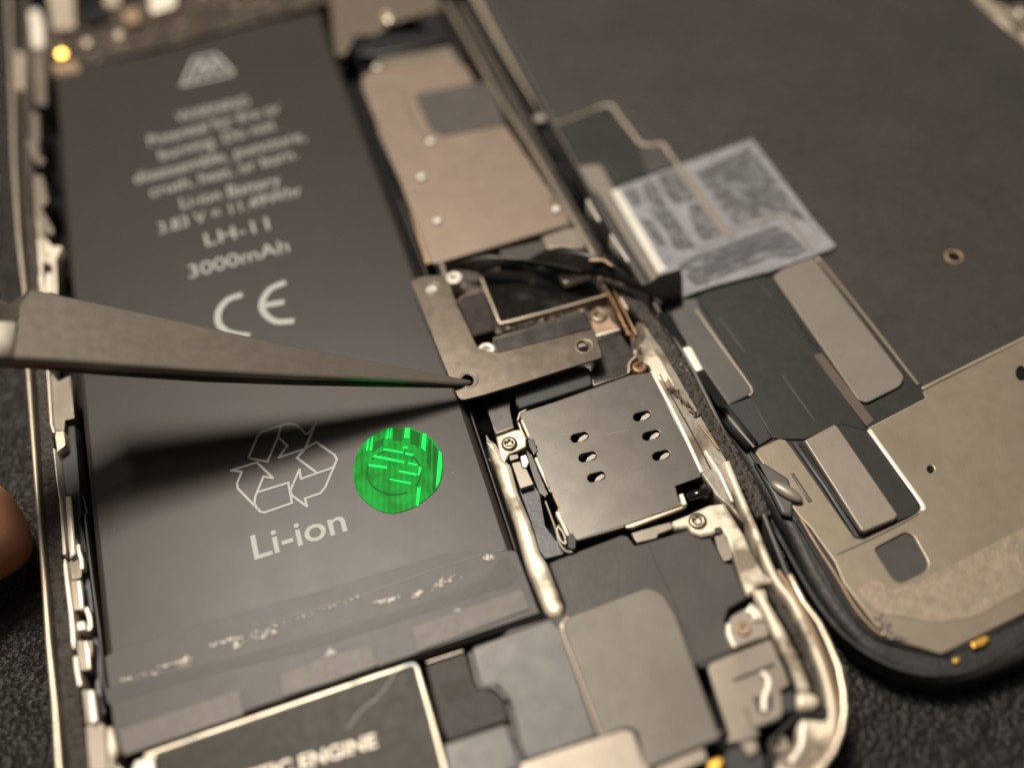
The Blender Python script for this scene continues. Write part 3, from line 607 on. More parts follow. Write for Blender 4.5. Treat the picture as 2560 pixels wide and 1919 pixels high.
standoff(*zA([(845, 835)])[0], 0.16, 22, 'white', PH)
standoff(*zA([(478, 435)])[0], -0.02, 15, 'white', PH, 0.2)
standoff(*zA([(1490, 825)])[0], 0.02, 13, 'white', PH, 0.2)
ext('shiny_bar', rnd(zA([(900, 765), (1480, 590), (1530, 620), (1550, 700), (930, 865)]), 5), -0.02, 0.06, 'darksteel', PH, 0.01)
strip('bar_edge', smooth(zA([(925, 860), (895, 775), (960, 745), (1460, 592), (1515, 600)]), 4), 0.012, -0.015, 0.05, 'tan2', PH, 0.003)
debris('board_parts', 150, [(*zA([(760, 770)])[0], 18), (*zA([(900, 720)])[0], 10), (*zA([(1200, 640)])[0], 10), (*zA([(1530, 560)])[0], 12)], -0.12, 0.006, 0.018, 'grime', PH)
debris('board_pale_bits', 60, [(*zA([(860, 740)])[0], 10), (*zA([(980, 700)])[0], 8), (*zA([(1200, 650)])[0], 8), (*zA([(1500, 570)])[0], 10)], -0.10, 0.004, 0.010, 'grime2', PH)  # small pale bits on the board
ext('screw_lug', rnd(zA([(1530, 590), (1590, 545), (1660, 570), (1680, 640), (1740, 690), (1590, 760), (1550, 690)]), 8), -0.02, 0.1, 'copper', PH, 0.02)
screw(*zA([(1598, 605)])[0], 0.01, 21, 'screw', PH)
for i in range(3):
    strip('contact_bar', zA([(1575, 745+i*24), (1735, 700+i*24)]), 0.022, 0.0-i*0.015, 0.05, 'bright' if i != 1 else 'bluegrey', PH, 0.006)
screw(*zA([(1868, 950)])[0], -0.02, 19, 'rust', PH)
strip('lug_edge', smooth(zA([(1795, 990), (1800, 930), (1835, 890), (1870, 885)]), 4), 0.02, -0.02, 0.06, 'rim', PH, 0.006)
# light grey ceramic parts seen behind the ribbon
ext('grey_pad', zF([(0, 480), (350, 400), (420, 470), (250, 560), (0, 540)]), -0.03, 0.06, 'speaker', PH)
ext('shiny_clip', zF([(340, 370), (560, 290), (680, 300), (700, 420), (700, 470), (400, 470)]), 0.0, 0.1, 'tan2', PH, 0.02)
ext('shiny_clip', zF([(480, 680), (520, 660), (760, 660), (720, 690), (540, 750)]), 0.02, 0.1, 'bright', PH, 0.015)
# ------------------------------------------------------------------ large warm shield
sh = zB([(250, 450), (300, 420), (800, 330), (870, 400), (960, 560), (1100, 740), (1490, 1300), (1490, 1325), (1000, 1470), (680, 1560), (650, 1550), (600, 1400), (510, 1180), (480, 1090), (350, 800), (330, 720), (250, 520)])
ext('board_shield', sh, 0.0, 0.12, 'shield', PH, 0.02)
ext('thermal_pad', rnd(zB([(560, 560), (1000, 475), (1100, 740), (720, 805), (650, 770)]), 6), 0.012, 0.02, 'shield2', PH)
strip('shield_step', smooth(zB([(480, 540), (560, 720), (640, 840)])), 0.05, 0.012, 0.03, 'tan2', PH, 0.01)
for x, y in ((600, 1050), (695, 1310), (1400, 1240), (655, 840), (335, 400)):
    c = P(*zB([(x, y)])[0], 0.02); bmv = bmesh.new(); bmesh.ops.create_uvsphere(bmv, u_segments=16, v_segments=8, radius=0.055, matrix=Matrix.Translation(c) @ Matrix.Diagonal((1, 1, 0.5, 1)))
    for f in bmv.faces: f.smooth = True
    bm_link('rivet', bmv, 'white', PH)
strip('shield_rail', zB([(280, 470), (400, 800), (530, 1200), (640, 1560)]), 0.05, -0.05, 0.2, 'copper', PH)
ext('shield_lip', zB([(330, 350), (760, 250), (830, 350), (380, 440)]), -0.02, 0.1, 'tan2', PH)
ext('black_boot', zB([(200, 260), (330, 200), (740, 170), (770, 250), (330, 330), (230, 330)]), 0.05, 0.2, 'black', PH, 0.05)
ext('top_plate', zB([(30, -200), (640, -300), (720, 60), (500, 110), (330, 200), (210, 210), (150, 320), (90, 320)]), 0.0, 0.2, 'topplate', PH, 0.04)
c = P(*zB([(400, 110)])[0], 0.08); bmv = bmesh.new(); bmesh.ops.create_uvsphere(bmv, u_segments=16, v_segments=8, radius=0.11, matrix=Matrix.Translation(c) @ Matrix.Diagonal((0.8, 1.5, 0.6, 1)))
for f in bmv.faces: f.smooth = True
bm_link('solder_blob', bmv, 'rim', PH)
ext('black_joint', zB([(560, 130), (700, 60), (860, 330), (820, 380), (760, 250)]), 0.02, 0.2, 'black', PH, 0.04)
# ------------------------------------------------------------------ right wall of the phone
strip('inner_rail', smooth(zB([(740, 0), (910, 300), (1080, 600), (1260, 880), (1500, 1290), (1640, 1530)]), 3), 0.07, 0.03, 0.4, 'tan2', PH, 0.02)
strip('plastic_ledge', zB([(830, 20), (1150, 600), (1400, 1080), (1720, 1650)])+[(1600, 768), (1676, 872), (1750, 1000), (1800, 1085), (1868, 1200), (1912, 1290)], 0.17, 0.0, 0.25, 'band', PH, 0.03)
strip('rust_rail', zA([(1600, 340), (1700, 530), (1800, 740)]), 0.024, 0.02, 0.3, 'rust', PH, 0.008)
strip('rust_rail', zA([(1640, 330), (1760, 560), (1850, 740)]), 0.020, 0.03, 0.3, 'rust', PH, 0.008)
strip('bright_tab', zA([(1600, 345), (1640, 420)]), 0.03, 0.04, 0.2, 'bright', PH, 0.01)
strip('steel_lip', zF([(1000, 870), (1060, 970)]), 0.012, 0.06, 0.2, 'bright', PH)
wall = zY([(400, 250), (470, 90), (560, 120), (760, 400), (940, 700), (1090, 960), (1200, 1120), (1380, 1420), (1520, 1680)])+zV([(900, 240), (1000, 420), (880, 300), (760, 200), (640, 20)])+zY([(1060, 1658), (850, 1180), (650, 720), (590, 560), (500, 520), (430, 430)])
ext('stained_wall', wall, -0.014, 0.35, 'wallsteel', PH, 0.03)
ext('cream_patch', smooth(zY([(430, 400), (500, 330), (600, 370), (700, 480), (780, 640), (770, 720), (700, 700), (650, 690), (600, 560), (510, 510), (430, 430)]), 3), -0.006, 0.02, 'cream', PH, 0.004)
strip('wall_ridge', zY([(625, 600), (650, 660), (800, 940), (950, 1240), (1060, 1480), (1140, 1658)]), 0.045, 0.004, 0.08, 'bright', PH, 0.014)
strip('wall_groove', zY([(700, 640), (820, 860), (1000, 1180), (1130, 1420), (1230, 1620)]), 0.014, -0.002, 0.05, 'slate', PH, 0.003)
strip('wall_ridge', zY([(590, 300), (700, 520), (850, 760)]), 0.012, 0.0, 0.05, 'rim', PH, 0.004)
strip('wall_ridge', zY([(1170, 1430), (1320, 1658)])+zV([(900, 240)]), 0.035, 0.01, 0.06, 'bright', PH, 0.012)
strip('wall_ridge', zY([(1110, 1160), (1220, 1290), (1320, 1420)]), 0.022, 0.008, 0.06, 'copper', PH, 0.008)
debris('grime', 110, [(*zY([(800, 780)])[0], 9), (*zY([(880, 850)])[0], 9), (*zY([(1000, 980)])[0], 9), (*zY([(1090, 1080)])[0], 9)], 0.0, 0.006, 0.016, 'grime', PH)
debris('grime', 50, [(*zY([(430, 220)])[0], 8), (*zY([(470, 360)])[0], 8), (*zY([(500, 430)])[0], 8)], 0.0, 0.006, 0.016, 'grime', PH)
debris('grime_flecks', 120, [(*zY([(620, 50)])[0], 22), (*zY([(750, 260)])[0], 26), (*zY([(850, 450)])[0], 22), (*zY([(1000, 700)])[0], 16)], 0.004, 0.002, 0.0055, 'grime2', PH)
ext('rust_stain', jitter(zY([(400, 240), (480, 120), (540, 150), (560, 260), (500, 330), (470, 420), (430, 400)]), 1.5), -0.007, 0.006, 'grime', PH, 0.002)
ext('rust_stain', jitter(zY([(700, 640), (760, 660), (800, 740), (780, 800), (720, 740)]), 1.5), -0.007, 0.006, 'copper', PH, 0.002)
debris('rust_crumbs', 70, [(*zA([(1640, 480)])[0], 14), (*zA([(1760, 680)])[0], 14), (*zA([(1850, 800)])[0], 12), (*zA([(1880, 960)])[0], 8)], 0.0, 0.005, 0.014, 'rust', PH)
debris('grime', 160, [(1290, 330, 20), (1370, 450, 20), (1440, 560, 22), (1560, 740, 20)], 0.01, 0.006, 0.018, 'grime', PH)
strip('steel_lip', zF([(725, 60), (825, 235)]), 0.018, 0.08, 0.2, 'bright', PH)
strip('steel_lip', zF([(920, 350), (1065, 575)]), 0.018, 0.08, 0.2, 'bright', PH)
# lower right: screw bracket, alloy bars, rounded corner
ext('screw_bracket', rnd(zV([(395, 440), (400, 400), (540, 345), (610, 310), (700, 270), (830, 250), (1000, 520), (1050, 640), (1160, 830), (1250, 880), (1240, 915), (1110, 950), (1080, 1000), (1020, 1020), (950, 860), (900, 700), (850, 540), (800, 470), (740, 510), (640, 530), (560, 500), (530, 455), (430, 470)]), 4), -0.02, 0.12, 'cream', PH, 0.03)
screw(*zV([(612, 398)])[0], 0.0, 23, 'screw', PH)
ext('bracket_mouth', rnd(zV([(750, 460), (800, 450), (820, 480), (790, 510), (760, 500)]), 2), -0.008, 0.02, 'slate', PH)
ext('side_clip', rnd(zV([(750, 530), (820, 500), (905, 680), (890, 720), (830, 740), (780, 640)]), 3), -0.04, 0.12, 'tan2', PH)
ext('black_gap', zV([(820, 740), (920, 720), (960, 860), (900, 860)]), -0.10, 0.1, 'black', PH)
b2 = zV([(1060, 960), (1180, 950)])+zW([(680, 0), (830, 250), (960, 500), (1060, 750), (1100, 880), (960, 890), (900, 720), (760, 420), (600, 60)])
ext('alloy_bar', b2, 0.0, 0.25, 'cream', PH, 0.05)
ext('alloy_bar', rnd(zW([(950, 900), (1060, 890), (1160, 930), (1195, 1000), (1150, 1070), (960, 1095), (945, 1000)]), 10), 0.0, 0.25, 'cream', PH, 0.05)
ext('plastic_ledge', zV([(1040, 420), (1110, 460), (1180, 640), (1260, 830)])+zW([(920, 0), (1040, 260), (1170, 540), (1260, 800), (1310, 1060), (1190, 1060), (1150, 930), (1090, 760), (990, 500), (850, 240), (720, 0)])+zV([(1180, 930), (1250, 900), (1150, 780), (1060, 560)]), -0.06, 0.2, 'band', PH, 0.02)
ledge = smooth([(1815, 1150), (1850, 1235), (1890, 1330), (1937, 1440), (1982, 1500), (2014, 1566), (2046, 1637), (2069, 1702), (2081, 1768), (2078, 1830), (2062, 1880), (2030, 1940), (1960, 2010)], 3)
strip('corner_rail', ledge, 0.075, 0.04, 0.4, 'cream', PH, 0.03)
strip('corner_groove', [(x-4, y+3) for x, y in smooth([(1950, 1420), (2000, 1500), (2036, 1572), (2066, 1650), (2084, 1712), (2097, 1770), (2092, 1830), (2068, 1890)], 3)], 0.03, 0.05, 0.06, 'copper', PH, 0.01)
ext('corner_plate', zW([(990, 1170), (1180, 1170), (1320, 1100), (1300, 1250), (1200, 1450), (1100, 1800), (740, 1800), (760, 1560), (930, 1420), (960, 1250)]), -0.02, 0.2, 'cream', PH, 0.03)
strip('corner_plate', smooth(zW([(1040, 1180), (1020, 1320), (1000, 1450), (900, 1600)])), 0.055, 0.02, 0.1, 'bright', PH, 0.02)
strip('black_cable', smooth(zW([(1280, 1080), (1180, 1130), (1050, 1120), (950, 1140), (860, 1230), (760, 1340), (720, 1420), (710, 1560), (720, 1800)])), [0.08]*5+[0.05]*28, 0.03, 0.05, 'black', PH, 0.02)
# upper side of the left lump at the lug over the lower speaker
# ------------------------------------------------------------------ lower speaker assembly
SP = empty('speaker_assembly', P(1600, 1600, -0.3)); finish(SP, PH); SP.location = P(1600, 1600, -0.3)-PH.location
film = zK([(1265, 285), (1330, 255), (1750, 95), (1790, 100), (1840, 165), (1905, 150), (2196, 60)])+zV([(560, 510), (640, 545), (720, 540), (780, 640), (830, 740), (900, 760), (960, 900), (1020, 1040), (870, 1130), (840, 1220), (850, 1320), (925, 1465), (800, 1520), (600, 1600), (690, 2140), (300, 2400), (-300, 2500)])+zK([(1100, 1600), (700, 1000), (1000, 720), (1365, 620), (1375, 570)])
ext('speaker_film', film, -0.06, 0.25, 'speaker', SP, 0.02)
strip('film_seam', smooth(zV([(210, 600), (270, 760), (370, 960), (480, 1250), (610, 1580)]), 3), 0.010, -0.052, 0.01, 'slate', SP, 0.002)
ext('film_step', zV([(620, 1590), (925, 1468), (940, 1490), (640, 1620)]), -0.045, 0.02, 'slate', SP, 0.004)
mg = rnd(zK([(740, 870), (760, 840), (1280, 650), (1350, 720), (1600, 1450), (1330, 1540), (1110, 1610), (1060, 1500), (1000, 1210), (920, 1110), (810, 1115), (790, 1080)]), 5)
ext('speaker_housing', mg, -0.03, 0.2, 'speaker2', SP, 0.025)
cov = rnd(zK([(1345, 700), (1400, 635), (1930, 440), (2040, 495), (2120, 640), (2420, 1460), (1900, 1680), (1860, 1420), (1780, 1385), (1620, 1460)]), [20, 20, 18, 14, 6, 4, 4, 10, 10, 3])
ext('speaker_cover', cov, 0.0, 0.05, 'tan', SP, 0.02)
strip('cover_edge', smooth(zK([(1400, 640), (1352, 690), (1355, 740), (1480, 1080), (1615, 1450)]), 4), 0.030, 0.008, 0.05, 'edge', SP, 0.012)
ext('lower_cover', rnd(zK([(1070, 1620), (1330, 1530), (1770, 1390), (1835, 1410), (1900, 1600), (1960, 1680), (1500, 1900), (1050, 1850)]), 6), 0.012, 0.05, 'tan2', SP, 0.015)
strip('module_seam', zK([(1960, 1610), (2196, 1530)])+zW([(220, 1290)]), 0.016, -0.02, 0.03, 'copper', SP, 0.004)
ext('module_strip', zK([(1970, 1625), (2196, 1545), (2300, 1520), (2330, 1600), (2000, 1740)]), -0.03, 0.1, 'tan2', SP)
screw(*zW([(240, 1305)])[0], 0.02, 7, 'black', SP)
lens = rnd(zK([(435, 970), (690, 880), (718, 895), (765, 1060), (790, 1125), (870, 1120), (955, 1180), (1005, 1340), (590, 1485), (540, 1390)]), 5)
ext('antenna_module', lens, 0.0, 0.25, 'module', SP, 0.02)
ext('module_mark', zK([(530, 1095), (720, 1040), (760, 1160), (575, 1220)]), 0.004, 0.004, 'markb', SP, 0.001)
strip('module_edge', zK([(445, 950), (690, 870)]), 0.016, 0.01, 0.1, 'edge', SP, 0.004)
strip('housing_edge', smooth(zK([(735, 880), (760, 980), (800, 1110), (860, 1105), (930, 1140), (985, 1200)]), 4), 0.035, -0.01, 0.1, 'speaker2', SP, 0.01)
ext('module_tape', rnd(zK([(560, 1500), (975, 1360), (1045, 1555), (1060, 1650), (700, 1800), (600, 1700)]), 4), 0.012, 0.05, 'speaker2', SP, 0.01)
ext('black_gap', zK([(1000, 1280), (1030, 1270), (1100, 1600), (1080, 1750), (1020, 1750), (1045, 1560)]), 0.006, 0.05, 'black', SP)
lug = rnd(zW([(265, 250), (300, 150), (400, 90), (560, 30), (640, 100), (700, 300), (690, 370), (600, 390), (380, 470), (340, 470), (290, 360)]), 8)
ext('screw_lug', lug, 0.0, 0.12, 'chip', SP, 0.03)
strip('lug_wall', smooth(zW([(470, 60), (560, 130), (580, 200)])), 0.11, 0.04, 0.1, 'bright', SP, 0.03)
strip('lug_wall', smooth(zW([(290, 220), (290, 330), (350, 460)])), 0.05, 0.02, 0.1, 'bright', SP, 0.02)
screw(*zW([(430, 275)])[0], 0.02, 20, 'copper', SP)
br = rnd(zW([(70, 660), (110, 610), (380, 500), (700, 375), (770, 520), (830, 640), (900, 830), (790, 900), (820, 930), (830, 1100), (800, 1160), (560, 1260), (600, 1330), (420, 1400), (260, 1420), (290, 1330), (170, 980)]), 5)
ext('steel_bracket', br, 0.02, 0.08, 'tan2', SP, 0.015)
strip('bracket_slot', zW([(330, 790), (560, 700), (740, 630)]), 0.03, 0.026, 0.02, 'slate', SP, 0.004)
strip('bracket_slot', zW([(780, 530), (860, 680), (930, 860), (930, 900)]), 0.04, 0.026, 0.02, 'void', SP, 0.004)
strip('bracket_slot', zW([(450, 1060), (530, 1270), (800, 1165)]), 0.018, 0.026, 0.02, 'slate', SP, 0.004)
ext('dark_window', zW([(820, 920), (930, 890), (950, 1060), (850, 1120), (810, 1000)]), 0.03, 0.03, 'slate', SP)
strip('spring_and_lit_wall', smooth(zW([(610, 700), (670, 760), (680, 850), (640, 960), (640, 1100)])), 0.055, 0.07, 0.04, 'bright', SP, 0.02)
ext('spring_recess', zW([(520, 950), (720, 930), (720, 1080), (580, 1110)]), 0.024, 0.01, 'slate', SP, 0.003)
ext('gold_contact', rnd(zW([(70, 1590), (180, 1540), (250, 1560), (200, 1700), (80, 1700)]), 4), 0.06, 0.08, 'gold', SP, 0.025)
ext('lower_module', zW([(260, 1480), (400, 1430), (560, 1380), (600, 1500), (640, 1560), (640, 1800), (250, 1800)]), -0.02, 0.1, 'slate', SP)
ext('lower_tab', rnd(zW([(400, 1400), (560, 1360), (590, 1480), (500, 1560), (430, 1480)]), 6), 0.03, 0.08, 'chip', SP, 0.02)
screw(*zW([(790, 1420)])[0], 0.0, 26, 'tan2', SP)
# ------------------------------------------------------------------ haptic motor at the near edge
HA = empty('haptic_motor', P(800, 1850, -0.3)); finish(HA, PH); HA.location = P(800, 1850, -0.3)-PH.location
hp = rnd(zM5([(905, 1560)])+zK([(0, 1078), (340, 968), (375, 975), (400, 1060), (480, 1350), (570, 1658), (640, 1900)])+[(700, 2140), (430, 2160), (395, 1960)], [10, 0, 8, 8, 0, 0, 0, 0, 0, 0, 0])
ext('casing', hp, 0.02, 0.35, 'haptic', HA, 0.03)
strip('worn_edge', smooth([(372, 1935), (384, 1888), (398, 1874)]+zK([(0, 1076), (200, 1010), (330, 966), (372, 975), (400, 1060), (480, 1340), (560, 1640), (620, 1850)]), 4), 0.042, 0.03, 0.1, 'worn', HA, 0.014)
text('printed_word', 'TAPTIC ENGINE', (546, 1984), (944, 1864), 37, 0.024, 'ink2', HA, 0.028)
strokes('scratch', [smooth(zK([(235, 1015), (190, 1090), (110, 1190), (0, 1280), (-80, 1390)]), 5)], 5, 0.0225, 'tab', HA)
ext('corner_contact', rnd([(322, 1945), (336, 1900), (370, 1890), (386, 1900), (392, 1960)], 5), 0.05, 0.1, 'white', PH, 0.02)
ext('corner_contact', rnd([(285, 1930), (288, 1905), (310, 1925), (312, 1950)], 4), 0.02, 0.1, 'white', PH, 0.02)

# ================================================================== THE SCREEN ASSEMBLY
SZ = -0.20
DI = empty('screen_assembly', P(2100, 800, MATZ), label='detached phone screen lying face down beside the phone, black back plate with flex cables', category='phone screen')
gl_out = [(1120, -120), (1178, 0), (1345, 300), (1480, 520), (1640, 760), (1720, 920), (1820, 1085), (1905, 1230), (1968, 1330), (2020, 1440), (2075, 1530), (2150, 1620), (2250, 1680), (2360, 1703), (2450, 1692), (2560, 1650), (2760, 1545), (3050, 1380), (3180, 1200), (3120, 950), (2800, 500), (2300, -60), (2180, -200)]
ext('glass_panel', gl_out, SZ-0.03, 0.388, 'rubber', DI, 0.09)
flat = [(1130, -110), (1185, 0), (1362, 300), (1500, 520), (1655, 745), (1750, 915), (1850, 1085), (1905, 1190), (1960, 1260), (2010, 1340), (2070, 1440), (2130, 1530), (2200, 1590), (2280, 1625), (2340, 1640), (2400, 1630), (2560, 1545), (3020, 1310), (3080, 1180), (2560, 400), (2260, -60), (2150, -180)]
ext('flex_layer', flat, SZ-0.012, 0.05, 'flex', DI, 0.01)
bp = [(1175, -60), (1192, 0), (1270, 140), (1370, 287), (1391, 304), (1440, 290), (1500, 264), (1530, 264), (1545, 290), (1580, 330), (1602, 357), (1630, 360), (1655, 358), (1665, 372), (1685, 405), (1829, 591), (1955, 540), (1972, 538), (1985, 548), (2036, 633), (2052, 650), (2180, 810), (2296, 958), (2312, 965), (2560, 842), (2860, 690), (2830, 440), (2566, 100), (2420, -10), (2200, -180), (1240, -150)]
BP = ext('back_plate', bp, SZ, 0.03, 'plate', DI, 0.006, holes=[disc(2385, 642, 14, 15)])
strip('plate_edge', smooth([(1150, -80), (1192, 0), (1270, 140), (1366, 292), (1391, 306), (1440, 292), (1500, 266), (1530, 264), (1548, 290), (1580, 330), (1602, 357), (1630, 361), (1655, 358), (1668, 374), (1700, 420), (1760, 498), (1829, 590)], 3), [0.09]*12+[0.03]*6+[0.055]*60, SZ+0.006, 0.03, 'edge', BP, 0.012)
strip('plate_edge', smooth([(1829, 590), (1890, 568), (1955, 540), (1974, 538), (1990, 552), (2036, 633), (2052, 650)], 3), 0.045, SZ+0.006, 0.03, 'edge', BP, 0.012)
strip('plate_edge', smooth([(2052, 650), (2180, 810), (2296, 960)], 3), 0.035, SZ+0.006, 0.03, 'edgeb', BP, 0.012)
strip('plate_edge', smooth([(2306, 970), (2430, 908), (2560, 844), (2700, 775)], 3), 0.035, SZ+0.006, 0.03, 'edge', BP, 0.012)
c = P(2385, 642, SZ); bmv = bmesh.new(); ring(bmv, c, [(0.105, SZ), (0.10, SZ+0.012), (0.082, SZ+0.012), (0.075, SZ-0.01), (0.075, SZ-0.03)]); bm_link('screw_hole_rim', bmv, 'copper', BP)
ext('hole_floor', disc(2385, 642, 18, 19), SZ-0.008, 0.003, 'void', DI, 0.0005)
# clips at the far corner
for q in ([(2430, -10), (2455, -20), (2560, 75), (2552, 100)], [(2480, 5), (2530, 25), (2600, 110), (2590, 140)]):
    ext('corner_clip', q, SZ+0.03, 0.05, 'rim', DI, 0.01)
ext('corner_clip', rnd([(2520, 20), (2560, 8), (2600, 60), (2560, 70)], 4), SZ+0.06, 0.05, 'tan2', DI, 0.01)
bmv = bmesh.new(); c = P(2548, 36, SZ+0.08); bmesh.ops.create_uvsphere(bmv, u_segments=12, v_segments=8, radius=0.05, matrix=Matrix.Translation(c)); bm_link('solder_dot', bmv, 'bright', DI)
# left edge hardware
ext('frame_strip', zB([(1500, 1010), (1520, 985), (1660, 970), (1750, 1130), (1950, 1450), (2070, 1658)])+[(1700, 760), (1672, 790), (1640, 720), (1590, 640), (1500, 490)], SZ+0.02, 0.05, 'pad', DI, 0.012)
ext('flex_head', zB([(1395, 745), (1690, 640), (1740, 660), (1900, 880), (1945, 1030), (1760, 1095), (1680, 970), (1560, 990), (1500, 900)]), SZ+0.004, 0.02, 'flex', DI, 0.005)
ext('flex_head', zB([(1890, 880), (2020, 860), (2110, 970), (1945, 1030)]), SZ+0.006, 0.02, 'speaker', DI, 0.005)
bmv = bmesh.new(); c = P(*zB([(1320, 700)])[0], SZ+0.03); bmesh.ops.create_uvsphere(bmv, u_segments=14, v_segments=10, radius=0.13, matrix=Matrix.Translation(c) @ Matrix.Diagonal((1.1, 0.8, 0.4, 1)))
for f in bmv.faces: f.smooth = True
bm_link('edge_lug', bmv, 'pad', DI)
ext('black_slot', zB([(1270, 780), (1330, 770), (1400, 900), (1340, 900)]), SZ+0.24, 0.02, 'void', PH, 0.003)
ext('black_slot', zB([(1390, 960), (1450, 950), (1530, 1050), (1480, 1080), (1400, 1020)]), SZ+0.24, 0.02, 'void', PH, 0.003)
tabp = rnd(zD([(0, 240), (200, 225), (215, 280), (515, 740), (520, 790), (385, 860), (240, 650), (130, 500)]), [2, 2, 3, 10, 8, 2, 0, 0])
ext('left_plate', tabp, SZ+0.03, 0.05, 'speaker2', DI, 0.015)
strip('plate_lip', smooth(zD([(188, 290), (350, 520), (515, 750), (505, 800)]), 3), 0.022, SZ+0.036, 0.02, 'edge', DI, 0.006)
ext('white_pill', rnd(zY([(935, 365), (1010, 345), (1040, 365), (1160, 590), (1100, 615), (1070, 600)]), 4), SZ+0.22, 0.05, 'bright', DI, 0.02, h_trace=SZ+0.22)
ext('black_slot', rnd(zY([(690, 0), (790, 0), (985, 320), (930, 350), (800, 200)]), 3), 0.012, 0.02, 'void', PH, 0.003)
ext('black_slot', rnd(zY([(1090, 630), (1160, 605), (1400, 940), (1380, 1000), (1290, 960)]), 3), 0.012, 0.02, 'void', PH, 0.003)
ext('cable_cover', zD([(205, 240), (230, 190), (560, 90), (650, 110), (890, 550), (1180, 960), (1210, 1010), (1050, 970), (830, 1060), (740, 1060), (640, 1050), (510, 820), (525, 750)]), SZ+0.012, 0.03, 'flex', DI, 0.01)
strip('cable_step', smooth(zD([(640, 110), (760, 330), (930, 560), (1080, 800), (1200, 960)]), 3), 0.04, SZ+0.006, 0.02, 'black', DI, 0.006)
strip('flex_line', zD([(330, 340), (480, 545)]), 0.012, SZ+0.016, 0.01, 'flexline', DI, 0.002)
strip('flex_line', zD([(700, 680), (890, 945)]), 0.012, SZ+0.016, 0.01, 'flexline', DI, 0.002)
strip('flex_line', zD([(580, 150), (640, 230)]), 0.008, SZ+0.016, 0.01, 'flexline', DI, 0.002)
ext('grey_pad', rnd(zD([(645, 95), (700, 50), (880, -30), (930, 40), (1425, 690), (1400, 745), (1200, 845), (1150, 825)]), [8, 6, 2, 2, 10, 10, 10, 8]), SZ+0.03, 0.04, 'pad', DI, 0.012)
ext('brown_strip', zD([(885, 560), (935, 548), (1245, 945), (1200, 985)]), SZ+0.02, 0.012, 'brownb', DI, 0.005)
ext('dark_gap', zD([(1210, 860), (1430, 740), (1545, 790), (1550, 815), (1210, 985)]), SZ+0.016, 0.02, 'flex', DI, 0.004)
# rounded dark bar beside the frame
a, b = P(*zD([(345, 890)])[0], SZ+0.0), P(*zD([(520, 1110)])[0], SZ+0.0); bmv = bmesh.new()
bmesh.ops.create_cone(bmv, segments=24, cap_ends=True, radius1=0.085, radius2=0.085, depth=(b-a).length, matrix=Matrix.Translation((a+b)/2) @ (b-a).to_track_quat('Z', 'Y').to_matrix().to_4x4())
for f in bmv.faces: f.smooth = True
bm_link('dark_roller', bmv, 'slate', DI)
strip('roller_highlight', zD([(350, 885), (535, 1105)]), 0.035, SZ+0.085, 0.03, 'pad', DI, 0.012)  # pale strip painting the highlight along the roller
ext('roller_cover', zD([(380, 860), (510, 810), (640, 1050), (540, 1110)]), SZ+0.02, 0.04, 'slate', DI, 0.012)
# tan plate, lower right
MP = ext('metal_plate', zD([(1205, 990), (1545, 815), (1530, 780), (1545, 765), (2132, 470), (3000, 60), (3300, 900)])+zE([(2750, 420), (2132, 745), (1710, 955), (1640, 985), (1500, 940), (1330, 890), (1240, 800), (1060, 560), (1010, 440), (860, 230), (800, 170)])+zD([(700, 1380), (620, 1260), (540, 1140), (560, 1110), (680, 1055), (720, 1060), (760, 1110), (1130, 1640), (1180, 1650), (1480, 1510), (1530, 1460), (1500, 1420)]), SZ+0.02, 0.05, 'metalplate', DI, 0.015,
         holes=[rnd(zE([(1245, 360), (1430, 262), (1475, 280), (1565, 440), (1550, 490), (1410, 560), (1365, 545)]), [12, 8, 8, 12, 10, 10, 10]), disc(*zD([(1580, 1237)])[0], 8, 9), disc(2555, 932, 14, 18)])
ext('window_floor', zE([(1200, 340), (1450, 220), (1620, 440), (1400, 620)]), SZ-0.004, 0.003, 'speaker', DI, 0.0008)
ext('hole_floor', disc(*zD([(1580, 1237)])[0], 14), SZ-0.006, 0.003, 'void', DI, 0.0008)
ext('hole_floor', disc(2555, 932, 22), SZ-0.006, 0.003, 'void', DI, 0.0008)
strip('plate_lip', smooth(zD([(1215, 1000), (1380, 1230), (1530, 1440), (1530, 1480)]), 4), 0.05, SZ+0.035, 0.03, 'bright', MP, 0.015)
strip('plate_lip', smooth(zD([(1510, 1495), (1400, 1560), (1200, 1660), (1020, 1740)]), 4), 0.02, SZ+0.03, 0.02, 'pad', MP, 0.008)
sand = zE([(1150, 600), (1240, 540), (1290, 560), (1340, 600), (1500, 560), (2132, 235), (2800, -100), (3000, 250), (2132, 600), (1850, 760), (1600, 800), (1400, 760), (1280, 740), (1200, 680)])
ext('sanded_band', sand, SZ+0.026, 0.006, 'sand', MP, 0.002)
debris('glue_crumbs', 60, [(*zE([(1270, 760)])[0], 18), (*zE([(1330, 880)])[0], 12), (*zE([(1420, 890)])[0], 14)], SZ+0.03, 0.008, 0.020, 'chip', MP)
